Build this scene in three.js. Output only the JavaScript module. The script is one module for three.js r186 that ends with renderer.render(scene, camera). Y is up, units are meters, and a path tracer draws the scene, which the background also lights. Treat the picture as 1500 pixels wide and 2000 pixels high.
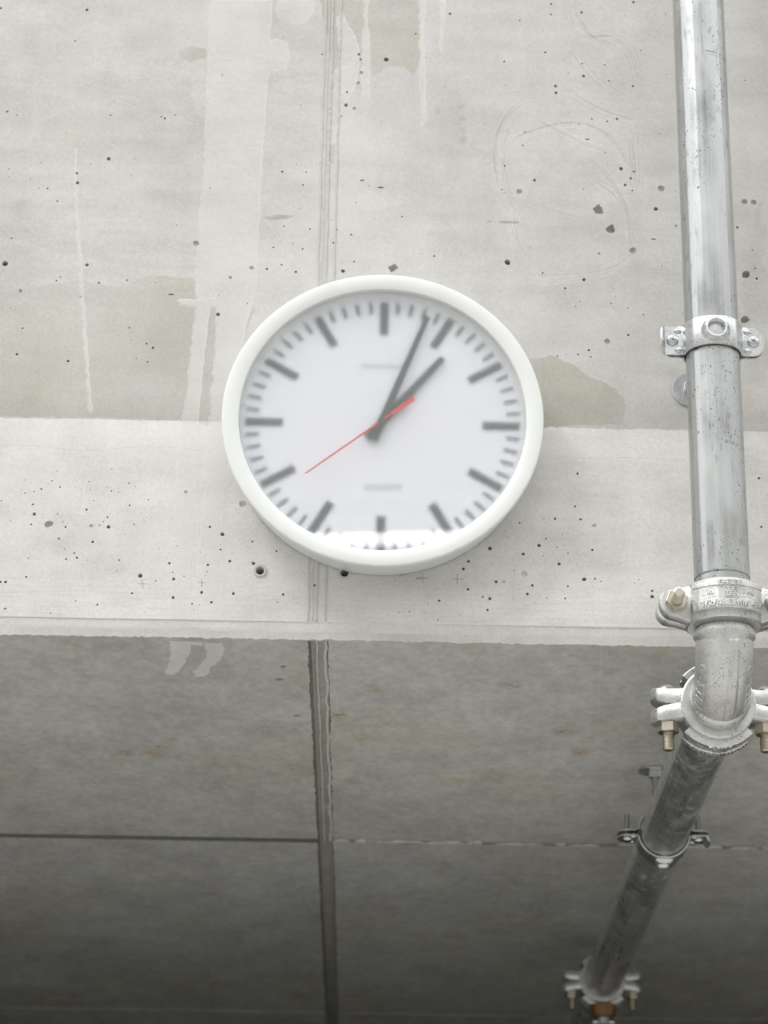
import * as THREE from 'three';
import { mergeGeometries, toCreasedNormals, mergeVertices } from 'three/addons/utils/BufferGeometryUtils.js';
import { TextGeometry } from 'three/addons/geometries/TextGeometry.js';
import { FontLoader } from 'three/addons/loaders/FontLoader.js';
import { RoundedBoxGeometry } from 'three/addons/geometries/RoundedBoxGeometry.js';
import { RectAreaLightUniformsLib } from 'three/addons/lights/RectAreaLightUniformsLib.js';
import { Brush, Evaluator, SUBTRACTION } from 'three-bvh-csg';

// ------------------------------------------------------------------ camera, sky, exposure
const renderer = new THREE.WebGLRenderer({ antialias: true });
renderer.toneMapping = THREE.LinearToneMapping;
renderer.toneMappingExposure = 0.975;
renderer.shadowMap.enabled = true;
RectAreaLightUniformsLib.init();
const scene = new THREE.Scene();
const PITCH = 0.405434, YAW = -0.00506, ROLL = 0.016121;
const camera = new THREE.PerspectiveCamera(2 * Math.atan(1000 / 4859.2) * 180 / Math.PI, 0.75, 0.05, 200);
camera.position.set(0, 1.6, 2.145);
{
  const fwd = new THREE.Vector3(-Math.sin(YAW) * Math.cos(PITCH), Math.sin(PITCH), -Math.cos(YAW) * Math.cos(PITCH));
  const right = new THREE.Vector3(Math.cos(YAW), 0, -Math.sin(YAW));
  const up = new THREE.Vector3().crossVectors(right, fwd);
  const r2 = right.clone().multiplyScalar(Math.cos(ROLL)).addScaledVector(up, Math.sin(ROLL));
  const u2 = up.clone().multiplyScalar(Math.cos(ROLL)).addScaledVector(right, -Math.sin(ROLL));
  camera.quaternion.setFromRotationMatrix(new THREE.Matrix4().makeBasis(r2, u2, fwd.clone().negate()));
}
camera.focus = 2.22;
camera.userData.fStop = 9;

const SKY = 2.7;                                   // overcast sky, brightest overhead as such skies are
{
  const W = 64, H = 32, d = new Float32Array(W * H * 4);
  for (let j = 0; j < H; j++) for (let i = 0; i < W; i++) {
    const e = ((j + 0.5) / H - 0.5) * Math.PI, l = SKY * (e > 0 ? (1 + 2 * Math.sin(e)) / 3 : 1 / 3);
    d.set([l * 0.995, l, l * 1.01, 1], (j * W + i) * 4);
  }
  const t = new THREE.DataTexture(d, W, H, THREE.RGBAFormat, THREE.FloatType);
  t.mapping = THREE.EquirectangularReflectionMapping; t.magFilter = THREE.LinearFilter; t.needsUpdate = true;
  scene.background = t; scene.environment = t;
}
// the veiled sun behind the cloud, up to the left of the photographer
const sun = new THREE.DirectionalLight(0xfffaf2, 1.15);
sun.position.set(-6, 11.6, 5.5); sun.target.position.set(0, 2.6, 0);
sun.castShadow = true; sun.shadow.radius = 32; sun.shadow.mapSize.set(2048, 2048);
Object.assign(sun.shadow.camera, { left: -4, right: 4, top: 4, bottom: -4, near: 1, far: 30 });
scene.add(sun, sun.target);

// ------------------------------------------------------------------ helpers
const V = (x, y, z) => new THREE.Vector3(x, y, z);
function rng(a) { return () => { a |= 0; a = a + 0x6D2B79F5 | 0; let t = Math.imul(a ^ a >>> 15, 1 | a); t = t + Math.imul(t ^ t >>> 7, 61 | t) ^ t; return ((t ^ t >>> 14) >>> 0) / 4294967296; }; }
const NT = new Float32Array(65536); { const r = rng(77); for (let i = 0; i < 65536; i++) NT[i] = r(); }
function vn(x, y) {
  const xi = Math.floor(x), yi = Math.floor(y); let u = x - xi, v = y - yi; u = u * u * (3 - 2 * u); v = v * v * (3 - 2 * v);
  const a = (yi & 255) << 8, b = ((yi + 1) & 255) << 8, c = xi & 255, d = (xi + 1) & 255;
  const p = NT[a | c], q = NT[a | d], r = NT[b | c], s = NT[b | d];
  return p + (q - p) * u + (r - p + (p - q - r + s) * u) * v;
}
function fbm(x, y, n) { let s = 0, a = 0.5, t = 0; for (let i = 0; i < n; i++) { s += a * vn(x, y); t += a; a *= 0.5; x = x * 2.03 + 17.3; y = y * 2.03 + 9.1; } return s / t; }
const clamp = (x, a = 0, b = 1) => x < a ? a : x > b ? b : x, mix = (a, b, t) => a + (b - a) * t;
const sstep = (a, b, x) => { const t = clamp((x - a) / (b - a)); return t * t * (3 - 2 * t); };
const taken = {};
function numbered(n) { const k = taken[n] = (taken[n] ?? -1) + 1; return k ? n + '_' + String(k).padStart(3, '0') : n; }
function mesh(name, geo, mat, parent) { const m = new THREE.Mesh(geo, mat); m.name = name; m.castShadow = m.receiveShadow = true; parent?.add(m); return m; }
function thing(name, label, category, pos = [0, 0, 0], group) {
  const g = new THREE.Group(); g.name = numbered(name); g.position.set(...pos); g.userData = { label, category }; if (group) g.userData.group = group; scene.add(g); return g;
}
function structure(o, label, category) { o.userData = { kind: 'structure', label, category }; scene.add(o); return o; }
function group(name) { const g = new THREE.Group(); g.name = name; return g; }
function plain(g) { g = g.index ? g.toNonIndexed() : g; for (const k of Object.keys(g.attributes)) if (!['position', 'normal', 'uv'].includes(k)) g.deleteAttribute(k); if (!g.attributes.uv) g.setAttribute('uv', new THREE.BufferAttribute(new Float32Array(g.attributes.position.count * 2), 2)); return g; }
function merge(...gs) { return mergeGeometries(gs.flat().map(plain)); }
function boxG(x0, x1, y0, y1, z0, z1, uv = 1) {       // uv in metres / uv
  const g = new THREE.BoxGeometry(x1 - x0, y1 - y0, z1 - z0); g.translate((x0 + x1) / 2, (y0 + y1) / 2, (z0 + z1) / 2);
  const p = g.attributes.position, n = g.attributes.normal, t = g.attributes.uv;
  for (let i = 0; i < p.count; i++) { const ax = Math.abs(n.getX(i)) > 0.5, ay = Math.abs(n.getY(i)) > 0.5; t.setXY(i, (ax ? p.getZ(i) : p.getX(i)) / uv, (ay ? p.getZ(i) : p.getY(i)) / uv); }
  return g;
}
const lathe = (pts, seg = 64, a = 0, b = Math.PI * 2, crease = 0.5) => { const g = new THREE.LatheGeometry(pts.map(([r, y]) => new THREE.Vector2(r, y)), seg, a, b); return crease ? toCreasedNormals(plain(g), crease) : g; };
const latheZ = (pts, seg, crease) => lathe(pts, seg, 0, Math.PI * 2, crease).rotateX(Math.PI / 2);
function byteTex(data, w, h, srgb) { const t = new THREE.DataTexture(data, w, h, THREE.RGBAFormat); t.magFilter = THREE.LinearFilter; t.minFilter = THREE.LinearFilter; t.wrapS = t.wrapT = THREE.RepeatWrapping; if (srgb) t.colorSpace = THREE.SRGBColorSpace; t.needsUpdate = true; return t; }
const toS = (c) => { c = clamp(c); return 255 * (c <= 0.0031308 ? c * 12.92 : 1.055 * Math.pow(c, 1 / 2.4) - 0.055); };
const SL = new Uint8Array(4097); for (let i = 0; i <= 4096; i++) SL[i] = Math.round(toS(i / 4096));
const s8 = (c) => SL[(clamp(c) * 4096) | 0];

// ------------------------------------------------------------------ measured marks (metres on the wall and on the soffit)
const PORES = [[-0.3906,3.075,1.49,0],[-0.302,3.0751,1.74,0],[-0.3116,3.037,1.0,0],[-0.3746,2.9514,1.24,0],[-0.3645,2.9474,0.75,0],[-0.2705,2.9494,1.0,0],[-0.2195,2.9488,1.0,0],[-0.2158,2.947,1.24,0],[-0.2057,2.9509,0.75,0],[-0.2696,2.8987,1.99,0],[-0.2666,2.9006,1.24,0],[-0.3002,2.8815,1.49,0],[-0.299,2.8704,1.74,0],[-0.328,2.8633,1.0,0],[-0.3173,2.849,1.0,0],[-0.3681,2.8848,0.75,0],[-0.1781,2.8045,2.99,1],[-0.3637,2.7777,2.99,0],[-0.2836,2.7782,1.74,0],[-0.3593,2.8064,1.0,0],[-0.1228,2.7782,2.49,1],[-0.1429,2.767,1.99,1],[-0.1999,2.7471,1.74,3],[-0.2436,2.762,1.0,0],[-0.2709,2.7586,1.1,0],[-0.3124,2.76,0.9,0],[-0.1603,2.9998,1.0,0],[-0.0597,3.0266,1.0,0],[-0.034,2.9667,1.99,0],[-0.0256,2.9627,1.99,1],[-0.0221,2.9931,1.99,1],[-0.0222,3.0274,1.49,0],[-0.0205,3.0213,1.24,0],[-0.0192,3.0054,1.99,1],[-0.0333,2.9819,1.24,0],[-0.0383,2.9534,1.0,0],[-0.0961,2.8877,1.24,0],[-0.0721,2.8877,0.9,0],[-0.0748,2.8729,1.0,0],[-0.0922,2.8253,1.0,0],[-0.0668,2.823,1.0,0],[-0.102,2.8015,1.0,0],[-0.0733,2.8004,1.0,0],[-0.083,2.8059,1.0,1],[-0.1077,2.7774,1.24,0],[-0.0933,2.7823,1.0,0],[-0.0791,2.7746,1.24,0],[-0.0433,2.8079,1.0,0],[-0.033,2.7767,1.99,0],[-0.0222,2.7872,1.0,0],[-0.0258,2.8175,1.1,0],[-0.0164,2.8794,1.49,3],[0.0021,2.8716,1.99,3],[0.0704,3.0786,1.49,0],[0.1742,3.0929,1.24,0],[0.1741,3.0803,1.24,0],[0.2057,3.0835,1.49,0],[0.1419,3.0721,1.0,0],[0.2592,3.0973,1.49,0],[0.0354,3.0535,1.0,0],[0.006,3.0219,2.49,0],[0.1678,3.0341,1.24,0],[0.1259,3.0221,1.24,0],[0.2065,3.0067,1.74,0],[0.1777,2.9939,1.74,0],[0.1781,2.986,1.74,0],[0.2319,3.0012,1.0,0],[0.2281,3.0201,1.0,0],[0.2052,3.0214,1.0,0],[0.2562,2.9956,1.24,0],[0.2392,2.9565,1.39,0],[0.2139,2.9559,1.0,0],[0.2293,2.9532,1.1,0],[0.2088,2.9318,1.59,3],[0.1462,2.9388,1.0,0],[0.144,2.9232,1.0,0],[0.242,2.8986,1.99,0],[0.2547,2.8953,1.24,0],[0.2515,2.8876,1.24,0],[0.2457,2.8798,1.49,0],[0.2527,2.8735,1.0,0],[0.1554,2.8832,1.49,0],[0.1259,2.8991,1.0,0],[0.14,2.8699,2.99,1],[0.1227,2.8719,1.0,0],[0.2181,2.8511,4.98,2],[0.2308,2.8293,4.48,2],[0.2515,2.8056,3.48,1],[0.128,2.7898,2.99,0],[0.203,2.772,1.74,0],[0.1844,2.762,1.24,0],[0.2818,2.8765,3.48,1],[0.2755,2.8529,2.24,0],[0.2952,2.8342,1.49,1],[0.272,2.8187,1.49,3],[0.3638,2.863,2.99,1],[0.373,2.8626,2.99,1],[0.3613,2.7804,4.48,2],[0.3722,2.7767,1.24,0],[0.3712,2.7881,1.0,0],[0.0155,2.7806,4.48,2],[0.0561,2.7951,1.0,0],[0.0239,2.8388,1.0,0],[0.2181,2.8014,1.1,0],[0.1625,2.7785,1.0,0],[0.3555,2.8337,1.24,0],[-0.3416,2.7072,1.0,0],[-0.3449,2.6789,1.24,0],[-0.3479,2.6788,0.75,0],[-0.2953,2.6727,1.39,0],[-0.2144,2.6888,1.24,0],[-0.221,2.693,1.0,0],[-0.219,2.6732,1.0,0],[-0.1532,2.7262,1.99,0],[-0.23,2.6768,0.75,0],[-0.3465,2.748,1.99,1],[-0.3115,2.7612,1.0,0],[-0.3087,2.7641,0.8,0],[-0.3022,2.5465,0.9,0],[-0.2944,2.5403,1.0,0],[-0.3116,2.5379,1.0,0],[-0.3181,2.5351,0.75,0],[-0.3186,2.522,1.0,0],[-0.3165,2.5121,1.74,0],[-0.3024,2.5025,3.48,2],[-0.3186,2.5017,1.0,0],[-0.2864,2.4997,1.0,0],[-0.268,2.5178,1.1,0],[-0.2626,2.5012,1.99,1],[-0.2463,2.5005,1.74,0],[-0.2479,2.5104,1.0,0],[-0.2602,2.4852,1.24,0],[-0.2919,2.4877,1.0,0],[-0.2766,2.4735,0.9,0],[-0.274,2.469,1.14,0],[-0.2839,2.4672,1.0,0],[-0.2279,2.5228,1.0,0],[-0.2344,2.4672,1.0,0],[-0.2141,2.4519,2.24,0],[-0.1877,2.465,1.24,0],[-0.1831,2.4495,1.49,0],[-0.1517,2.5024,1.24,0],[-0.1399,2.4951,1.99,0],[-0.152,2.4641,1.24,0],[-0.1565,2.4367,1.49,0],[-0.1271,2.436,1.49,0],[-0.1317,2.4684,1.49,0],[-0.1097,2.4665,1.74,0],[-0.0812,2.4359,1.24,0],[-0.1114,2.4884,1.0,0],[-0.2207,2.4344,1.1,0],[-0.1827,2.4309,1.49,0],[-0.1649,2.4252,1.0,0],[-0.1471,2.427,1.24,0],[-0.1407,2.4798,1.0,0],[-0.3429,2.4433,1.1,0],[-0.3382,2.4434,1.49,0],[-0.3196,2.4488,1.0,0],[-0.2521,2.4225,1.0,0],[-0.3367,2.4171,1.0,0],[-0.1758,2.5374,1.99,1],[-0.1219,2.5264,3.48,1],[-0.0525,2.4456,1.24,0],[0.1103,2.4859,1.99,0],[0.1562,2.4897,1.74,0],[0.1413,2.4807,1.74,0],[0.0902,2.4724,1.49,0],[0.0855,2.4647,1.49,0],[0.1746,2.4715,1.59,0],[0.1977,2.4566,1.99,0],[0.2077,2.4573,1.0,0],[0.2058,2.486,1.24,0],[0.1159,2.4524,1.49,0],[0.123,2.4526,1.49,1],[0.1496,2.4495,1.24,0],[0.1448,2.4408,1.49,0],[0.1102,2.4355,1.59,0],[0.1035,2.4369,1.0,0],[0.0898,2.4443,1.24,0],[0.1078,2.4243,1.24,0],[0.0633,2.4326,1.24,0],[0.1824,2.4491,1.0,0],[0.1798,2.4369,1.0,0],[0.1421,2.4606,2.99,1],[0.2605,2.4405,1.74,0],[0.2607,2.4461,1.24,0],[-0.0887,2.4793,1.0,0],[0.2242,2.7045,2.99,1],[0.2447,2.7121,1.24,0],[0.2062,2.6947,1.24,0],[0.208,2.6875,1.0,0],[0.1957,2.69,1.0,0],[0.1932,2.5638,1.24,0],[0.1903,2.53,1.1,0],[0.1954,2.517,1.24,0],[0.1713,2.517,1.24,0],[0.2159,2.5829,1.49,1],[0.3587,2.7312,3.98,2],[0.3647,2.5624,1.24,0],[0.3648,2.5125,1.24,0],[0.2082,2.5105,1.99,1]];
const MARKS = {"streak":[[-0.1755,3.0899,-0.1742,3.0093,-0.1729,2.9068,-0.1757,2.8074,-0.1764,2.7788,-0.1747,2.7392,-0.1761,2.7056,-0.1788,2.6559,-0.1819,2.607,-0.1836,2.5695,-0.1854,2.5378,-0.1844,2.4857,-0.1845,2.4395,-0.1854,2.4081,-0.1841,2.3911,-0.1653,2.3914,-0.1663,2.4145,-0.1672,2.4654,-0.1674,2.5119,-0.1655,2.554,-0.1674,2.5859,-0.1666,2.6235,-0.165,2.6782,-0.162,2.7227,-0.1585,2.7576,-0.154,2.734,-0.1532,2.7005,-0.1538,2.6674,-0.1548,2.6455,-0.1564,2.6129,-0.1594,2.57,-0.1571,2.5383,-0.1588,2.5017,-0.1606,2.4655,-0.1628,2.4298,-0.154,2.3917,-0.1353,2.392,-0.1371,2.4252,-0.139,2.4969,-0.139,2.544,-0.139,2.5811,-0.1365,2.6296,-0.1331,2.6678,-0.1282,2.6955,-0.1238,2.7234,-0.1175,2.7573,-0.1166,2.8029,-0.1159,2.8844,-0.1144,2.9619,-0.1135,3.0291,-0.1124,3.0914],[-0.3035,2.9099,-0.2984,2.8453,-0.2922,2.7878,-0.2852,2.7313,-0.2782,2.6758,-0.2714,2.6203,-0.2689,2.6204,-0.2758,2.6759,-0.2827,2.7313,-0.2897,2.7878,-0.2969,2.8453,-0.3025,2.9099],[-0.0187,3.0935,-0.0162,3.0685,-0.0187,3.0374,-0.0176,2.9762,-0.0104,2.9763,-0.0109,3.0375,-0.0141,3.0685,-0.0129,3.0936],[0.0387,3.0948,0.0409,3.0325,0.04,3.0141,0.0437,2.9413,0.0472,2.9534,0.0456,3.0265,0.0445,3.0388,0.0456,3.095],[0.0603,3.0953,0.0616,3.0578,0.0591,3.036,0.0628,3.0349,0.0647,3.0641,0.0661,3.0954],[-0.1056,3.0915,-0.1077,3.0758,-0.1011,3.0653,-0.0889,3.0606,-0.0759,3.0659,-0.0689,3.0785,-0.0693,3.0923],[-0.1261,3.0319,-0.1212,3.0413,-0.1067,3.0441,-0.0951,3.0394,-0.0914,3.0234,-0.0971,3.0049,-0.1158,3.0032,-0.1245,3.0134],[-0.0567,2.4583,-0.0538,2.4584,-0.0495,2.437,-0.048,2.4143,-0.0555,2.4141,-0.0542,2.4369],[-0.1941,2.7405,-0.1868,2.7423,-0.1778,2.742,-0.1689,2.745,-0.1569,2.7435,-0.1469,2.7426,-0.1476,2.7358,-0.1666,2.736,-0.1814,2.7351,-0.1914,2.7361],[-0.0446,3.0741,-0.0405,3.0792,-0.0361,3.068,-0.0285,3.0558,-0.0218,3.0342,-0.0222,3.0004,-0.0271,2.982,-0.034,2.9698,-0.0387,2.9939,-0.0416,3.0307]],"faint":[[0.1699,2.8583,0.1735,2.8583,0.173,2.7719,0.169,2.7718],[0.0843,3.0028,0.0879,3.0029,0.0877,2.813,0.0842,2.8129],[0.0092,2.9107,0.0122,2.9108,0.0127,2.8374,0.0097,2.8374],[0.0204,2.911,0.0245,2.9111,0.0247,2.8117,0.0222,2.8116],[-0.0396,2.9395,-0.0214,2.9579,-0.0032,2.9463,0.0034,2.8518,-0.003,2.7768,-0.0354,2.7704,-0.0435,2.8391],[-0.356,2.9869,-0.3524,2.987,-0.347,2.9172,-0.3506,2.9172],[-0.3508,2.9931,-0.3477,2.9932,-0.3399,2.9031,-0.3434,2.9031],[-0.1395,3.0845,-0.129,3.0847,-0.1288,2.9616,-0.1381,2.9602],[0.1622,2.5184,0.1646,2.5185,0.1745,2.4669,0.1721,2.4658],[0.1576,2.6848,0.1601,2.6849,0.1647,2.614,0.1618,2.614],[-0.3558,2.6078,-0.2975,2.609,-0.2293,2.6093,-0.1756,2.6071,-0.1412,2.5998,-0.14,2.5704,-0.1931,2.5667,-0.2564,2.5734,-0.3099,2.5777,-0.3533,2.5747],[0.1656,2.6076,0.2291,2.6121,0.3024,2.6125,0.3012,2.5766,0.2283,2.5714,0.1677,2.5766],[0.3464,2.6123,0.3757,2.6118,0.374,2.5754,0.3474,2.5775],[0.0078,2.4113,0.0361,2.4103,0.0691,2.408,0.1021,2.4056,0.1304,2.4026,0.1115,2.3972,0.0644,2.4008,0.0361,2.4033]],"stain":[[-0.3662,2.7453,-0.3368,2.7516,-0.2925,2.7604,-0.2521,2.7534,-0.218,2.7688,-0.1758,2.7646,-0.1747,2.7392,-0.1466,2.7353,-0.1168,2.737,-0.13,2.6899,-0.1435,2.6566,-0.1414,2.6035,-0.1758,2.6125,-0.2344,2.614,-0.2978,2.6138,-0.3563,2.6137],[-0.0635,3.0925,0.0392,3.0948,0.041,3.0202,0.0338,3.0029,0.0244,3.0137,0.0061,3.0145,-0.0041,3.0008,-0.0225,3.0176,-0.0407,3.0123,-0.0483,3.006,-0.0544,3.0428],[0.1467,2.6835,0.169,2.6878,0.1911,2.6789,0.2057,2.6665,0.2252,2.6576,0.2372,2.6453,0.2405,2.6372,0.2381,2.6177,0.1803,2.6143,0.1559,2.6111,0.1415,2.6406],[-0.2052,3.027,-0.1925,3.0335,-0.1782,3.0301,-0.1762,3.0203,-0.1932,3.015,-0.2039,3.0209],[-0.0499,2.9184,-0.0453,2.9203,-0.0435,2.9096,-0.0448,2.8965,-0.0499,2.8988],[0.0554,2.9657,0.06,2.967,0.0616,2.9586,0.057,2.9567],[0.0781,2.9698,0.0859,2.9706,0.0869,2.9658,0.0797,2.965],[0.0792,2.9553,0.0869,2.9561,0.0875,2.9507,0.0797,2.9505],[0.0798,2.9421,0.087,2.9447,0.0875,2.9363,0.0808,2.9362],[0.0793,2.9301,0.086,2.9327,0.0875,2.9255,0.0814,2.9242]],"stain2":[[0.2405,2.6399,0.2598,2.6649,0.2802,2.6873,0.3027,2.6933,0.3001,2.6157,0.239,2.6166],[0.3498,2.6943,0.3808,2.7228,0.3759,2.6172,0.349,2.6177],[0.3875,2.8688,0.3764,2.8481,0.3625,2.8189,0.3532,2.7786,0.352,2.6888,0.3792,2.6894],[-0.3636,2.8103,-0.3155,2.8067,-0.2545,2.7943,-0.1833,2.7752,-0.1779,2.7674,-0.2184,2.7768,-0.2792,2.788,-0.3403,2.8016],[-0.2911,2.8583,-0.2786,2.8621,-0.2731,2.8546,-0.2839,2.8485],[-0.3636,2.8439,-0.3446,2.8618,-0.3383,2.8444,-0.3575,2.8295],[-0.3054,2.9638,-0.1885,3.0028,-0.1755,2.9425,-0.1836,2.8947,-0.3005,2.8863,-0.3679,2.9025]],"scuff":[[0.1079,2.836,0.1125,2.8361,0.1125,2.8343,0.1079,2.8342],[0.1191,2.8362,0.1403,2.8361,0.1393,2.8332,0.1201,2.8333],[-0.1142,2.8347,-0.1001,2.8385,-0.0809,2.8377,-0.0899,2.8335,-0.105,2.832],[0.0413,2.4556,0.0517,2.4558,0.0537,2.4538,0.0413,2.453]],"cross":[[-0.2151,2.444,-0.208,2.4441],[-0.212,2.4481,-0.2111,2.44],[-0.1607,2.4461,-0.1531,2.4462],[-0.157,2.4497,-0.1567,2.4421],[0.0746,2.4542,0.0855,2.4544],[0.0798,2.4589,0.0798,2.4497],[0.0474,2.4593,0.048,2.4501]],"arcs":[[0.1203,2.8954,0.1168,2.919,0.1256,2.9552,0.149,2.9768],[0.1253,2.8719,0.1203,2.8895,0.1188,2.9072],[0.1327,2.8313,0.1275,2.8081,0.1426,2.797],[0.1318,2.8545,0.1327,2.8313,0.1417,2.8096],[0.2487,2.8164,0.2504,2.8454,0.2374,2.8744,0.22,2.8975],[0.237,2.8568,0.2322,2.8684,0.2146,2.8797],[0.2552,2.8747,0.2584,2.8984,0.2555,2.928],[0.1922,3.0983,0.1969,3.0608,0.2124,3.0488,0.2388,3.0556,0.2567,3.0374,0.2634,2.9946],[0.2024,3.0734,0.2125,3.0537,0.2334,3.0492],[0.1639,2.9141,0.1535,2.8961,0.1405,2.8664],[0.1524,2.7687,0.1925,2.7706,0.2278,2.7816,0.2483,2.7992],[0.1384,2.9314,0.185,2.9565,0.2311,2.9395,0.2533,2.8983],[0.1643,2.95,0.2,2.9268,0.2357,2.9157],[0.1854,2.9867,0.2161,2.9632,0.252,2.9519],[0.1329,2.8662,0.1633,2.8552,0.2038,2.8444],[0.1177,2.8953,0.1227,2.8602,0.1378,2.8372],[0.1965,3.036,0.2168,2.9996,0.2475,2.982]],"crack":[[-0.354,2.5832,-0.3151,2.5824,-0.2906,2.578,-0.2567,2.5793,-0.223,2.5837,-0.1891,2.5833,-0.1598,2.5807],[0.1677,2.5792,0.2042,2.5794,0.2431,2.5818,0.2965,2.5802],[0.3475,2.5812,0.3742,2.5796]]};
const SOFFIT = {"drip":[[-0.1867,-0.0162,-0.166,-0.0178,-0.1678,-0.047,-0.174,-0.0713,-0.1806,-0.0976,-0.1862,-0.1096,-0.1946,-0.11,-0.1946,-0.0954,-0.1884,-0.0692,-0.1875,-0.041,-0.1843,-0.0298],[-0.1533,-0.0185,-0.1353,-0.019,-0.1353,-0.0383,-0.141,-0.0667,-0.1491,-0.0843,-0.1559,-0.1109,-0.1679,-0.1145,-0.1685,-0.0998,-0.161,-0.0792,-0.1523,-0.0532,-0.1545,-0.0324],[-0.1707,-0.0167,-0.1537,-0.0172,-0.1561,-0.0269,-0.1675,-0.0261]],"pit":[[-0.0859,-0.1175],[-0.0724,-0.2263],[-0.0283,-0.2206],[-0.0643,-0.0958],[-0.082,-0.0808]],"scratch":[[0.2101,0.0271,0.2268,-0.1812,0.2407,-0.3824],[0.2772,-0.0168,0.2855,-0.0873],[0.1305,-0.174,0.1889,-0.1492,0.2514,-0.1262],[0.1168,-0.4264,0.1224,-0.3713,0.1391,-0.2835],[0.1703,-0.0646,0.1812,-0.0498,0.1905,-0.0465],[-0.2873,-0.4789,-0.27,-0.5068,-0.2579,-0.5316],[0.0598,-0.0007,0.0842,-0.0241,0.1122,-0.0144],[-0.0204,-0.1037,0.0017,-0.1069]],"rust":[[-0.255,-0.3613],[-0.2183,-0.3381],[-0.2265,-0.3614],[-0.0309,-0.2272],[0.0044,-0.1395],[-0.0154,-0.4436],[0.219,-0.3303],[0.1978,-0.2634],[-0.0102,-0.292],[0.1376,-0.1248]]};

// ------------------------------------------------------------------ concrete
function masks(w, h, x0, y0, x1, y1, draw, sx = 1) {     // draws in metres; row 0 is the lower edge
  const c = document.createElement('canvas'); c.width = w; c.height = h; const g = c.getContext('2d');
  g.fillStyle = '#000'; g.fillRect(0, 0, w, h); g.globalCompositeOperation = 'lighter';
  const X = (x) => (x - x0) / (x1 - x0) * w, Y = (y) => (y - y0) / (y1 - y0) * h, k = w / (x1 - x0);
  const poly = (p, style) => { g.fillStyle = style; g.beginPath(); for (let i = 0; i < p.length; i += 2) g[i ? 'lineTo' : 'moveTo'](X(p[i]), Y(p[i + 1])); g.closePath(); g.fill(); };
  const line = (p, style, wd) => {
    g.strokeStyle = style; g.lineWidth = wd * k; g.lineCap = 'round'; g.beginPath(); g.moveTo(X(p[0]), Y(p[1]));
    for (let i = 2; i < p.length - 2; i += 2) g.quadraticCurveTo(X(p[i]), Y(p[i + 1]), X((p[i] + p[i + 2]) / 2), Y((p[i + 1] + p[i + 3]) / 2));
    g.lineTo(X(p[p.length - 2]), Y(p[p.length - 1])); g.stroke();
  };
  draw({ poly, line });
  return g.getImageData(0, 0, w, h).data;
}
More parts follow.
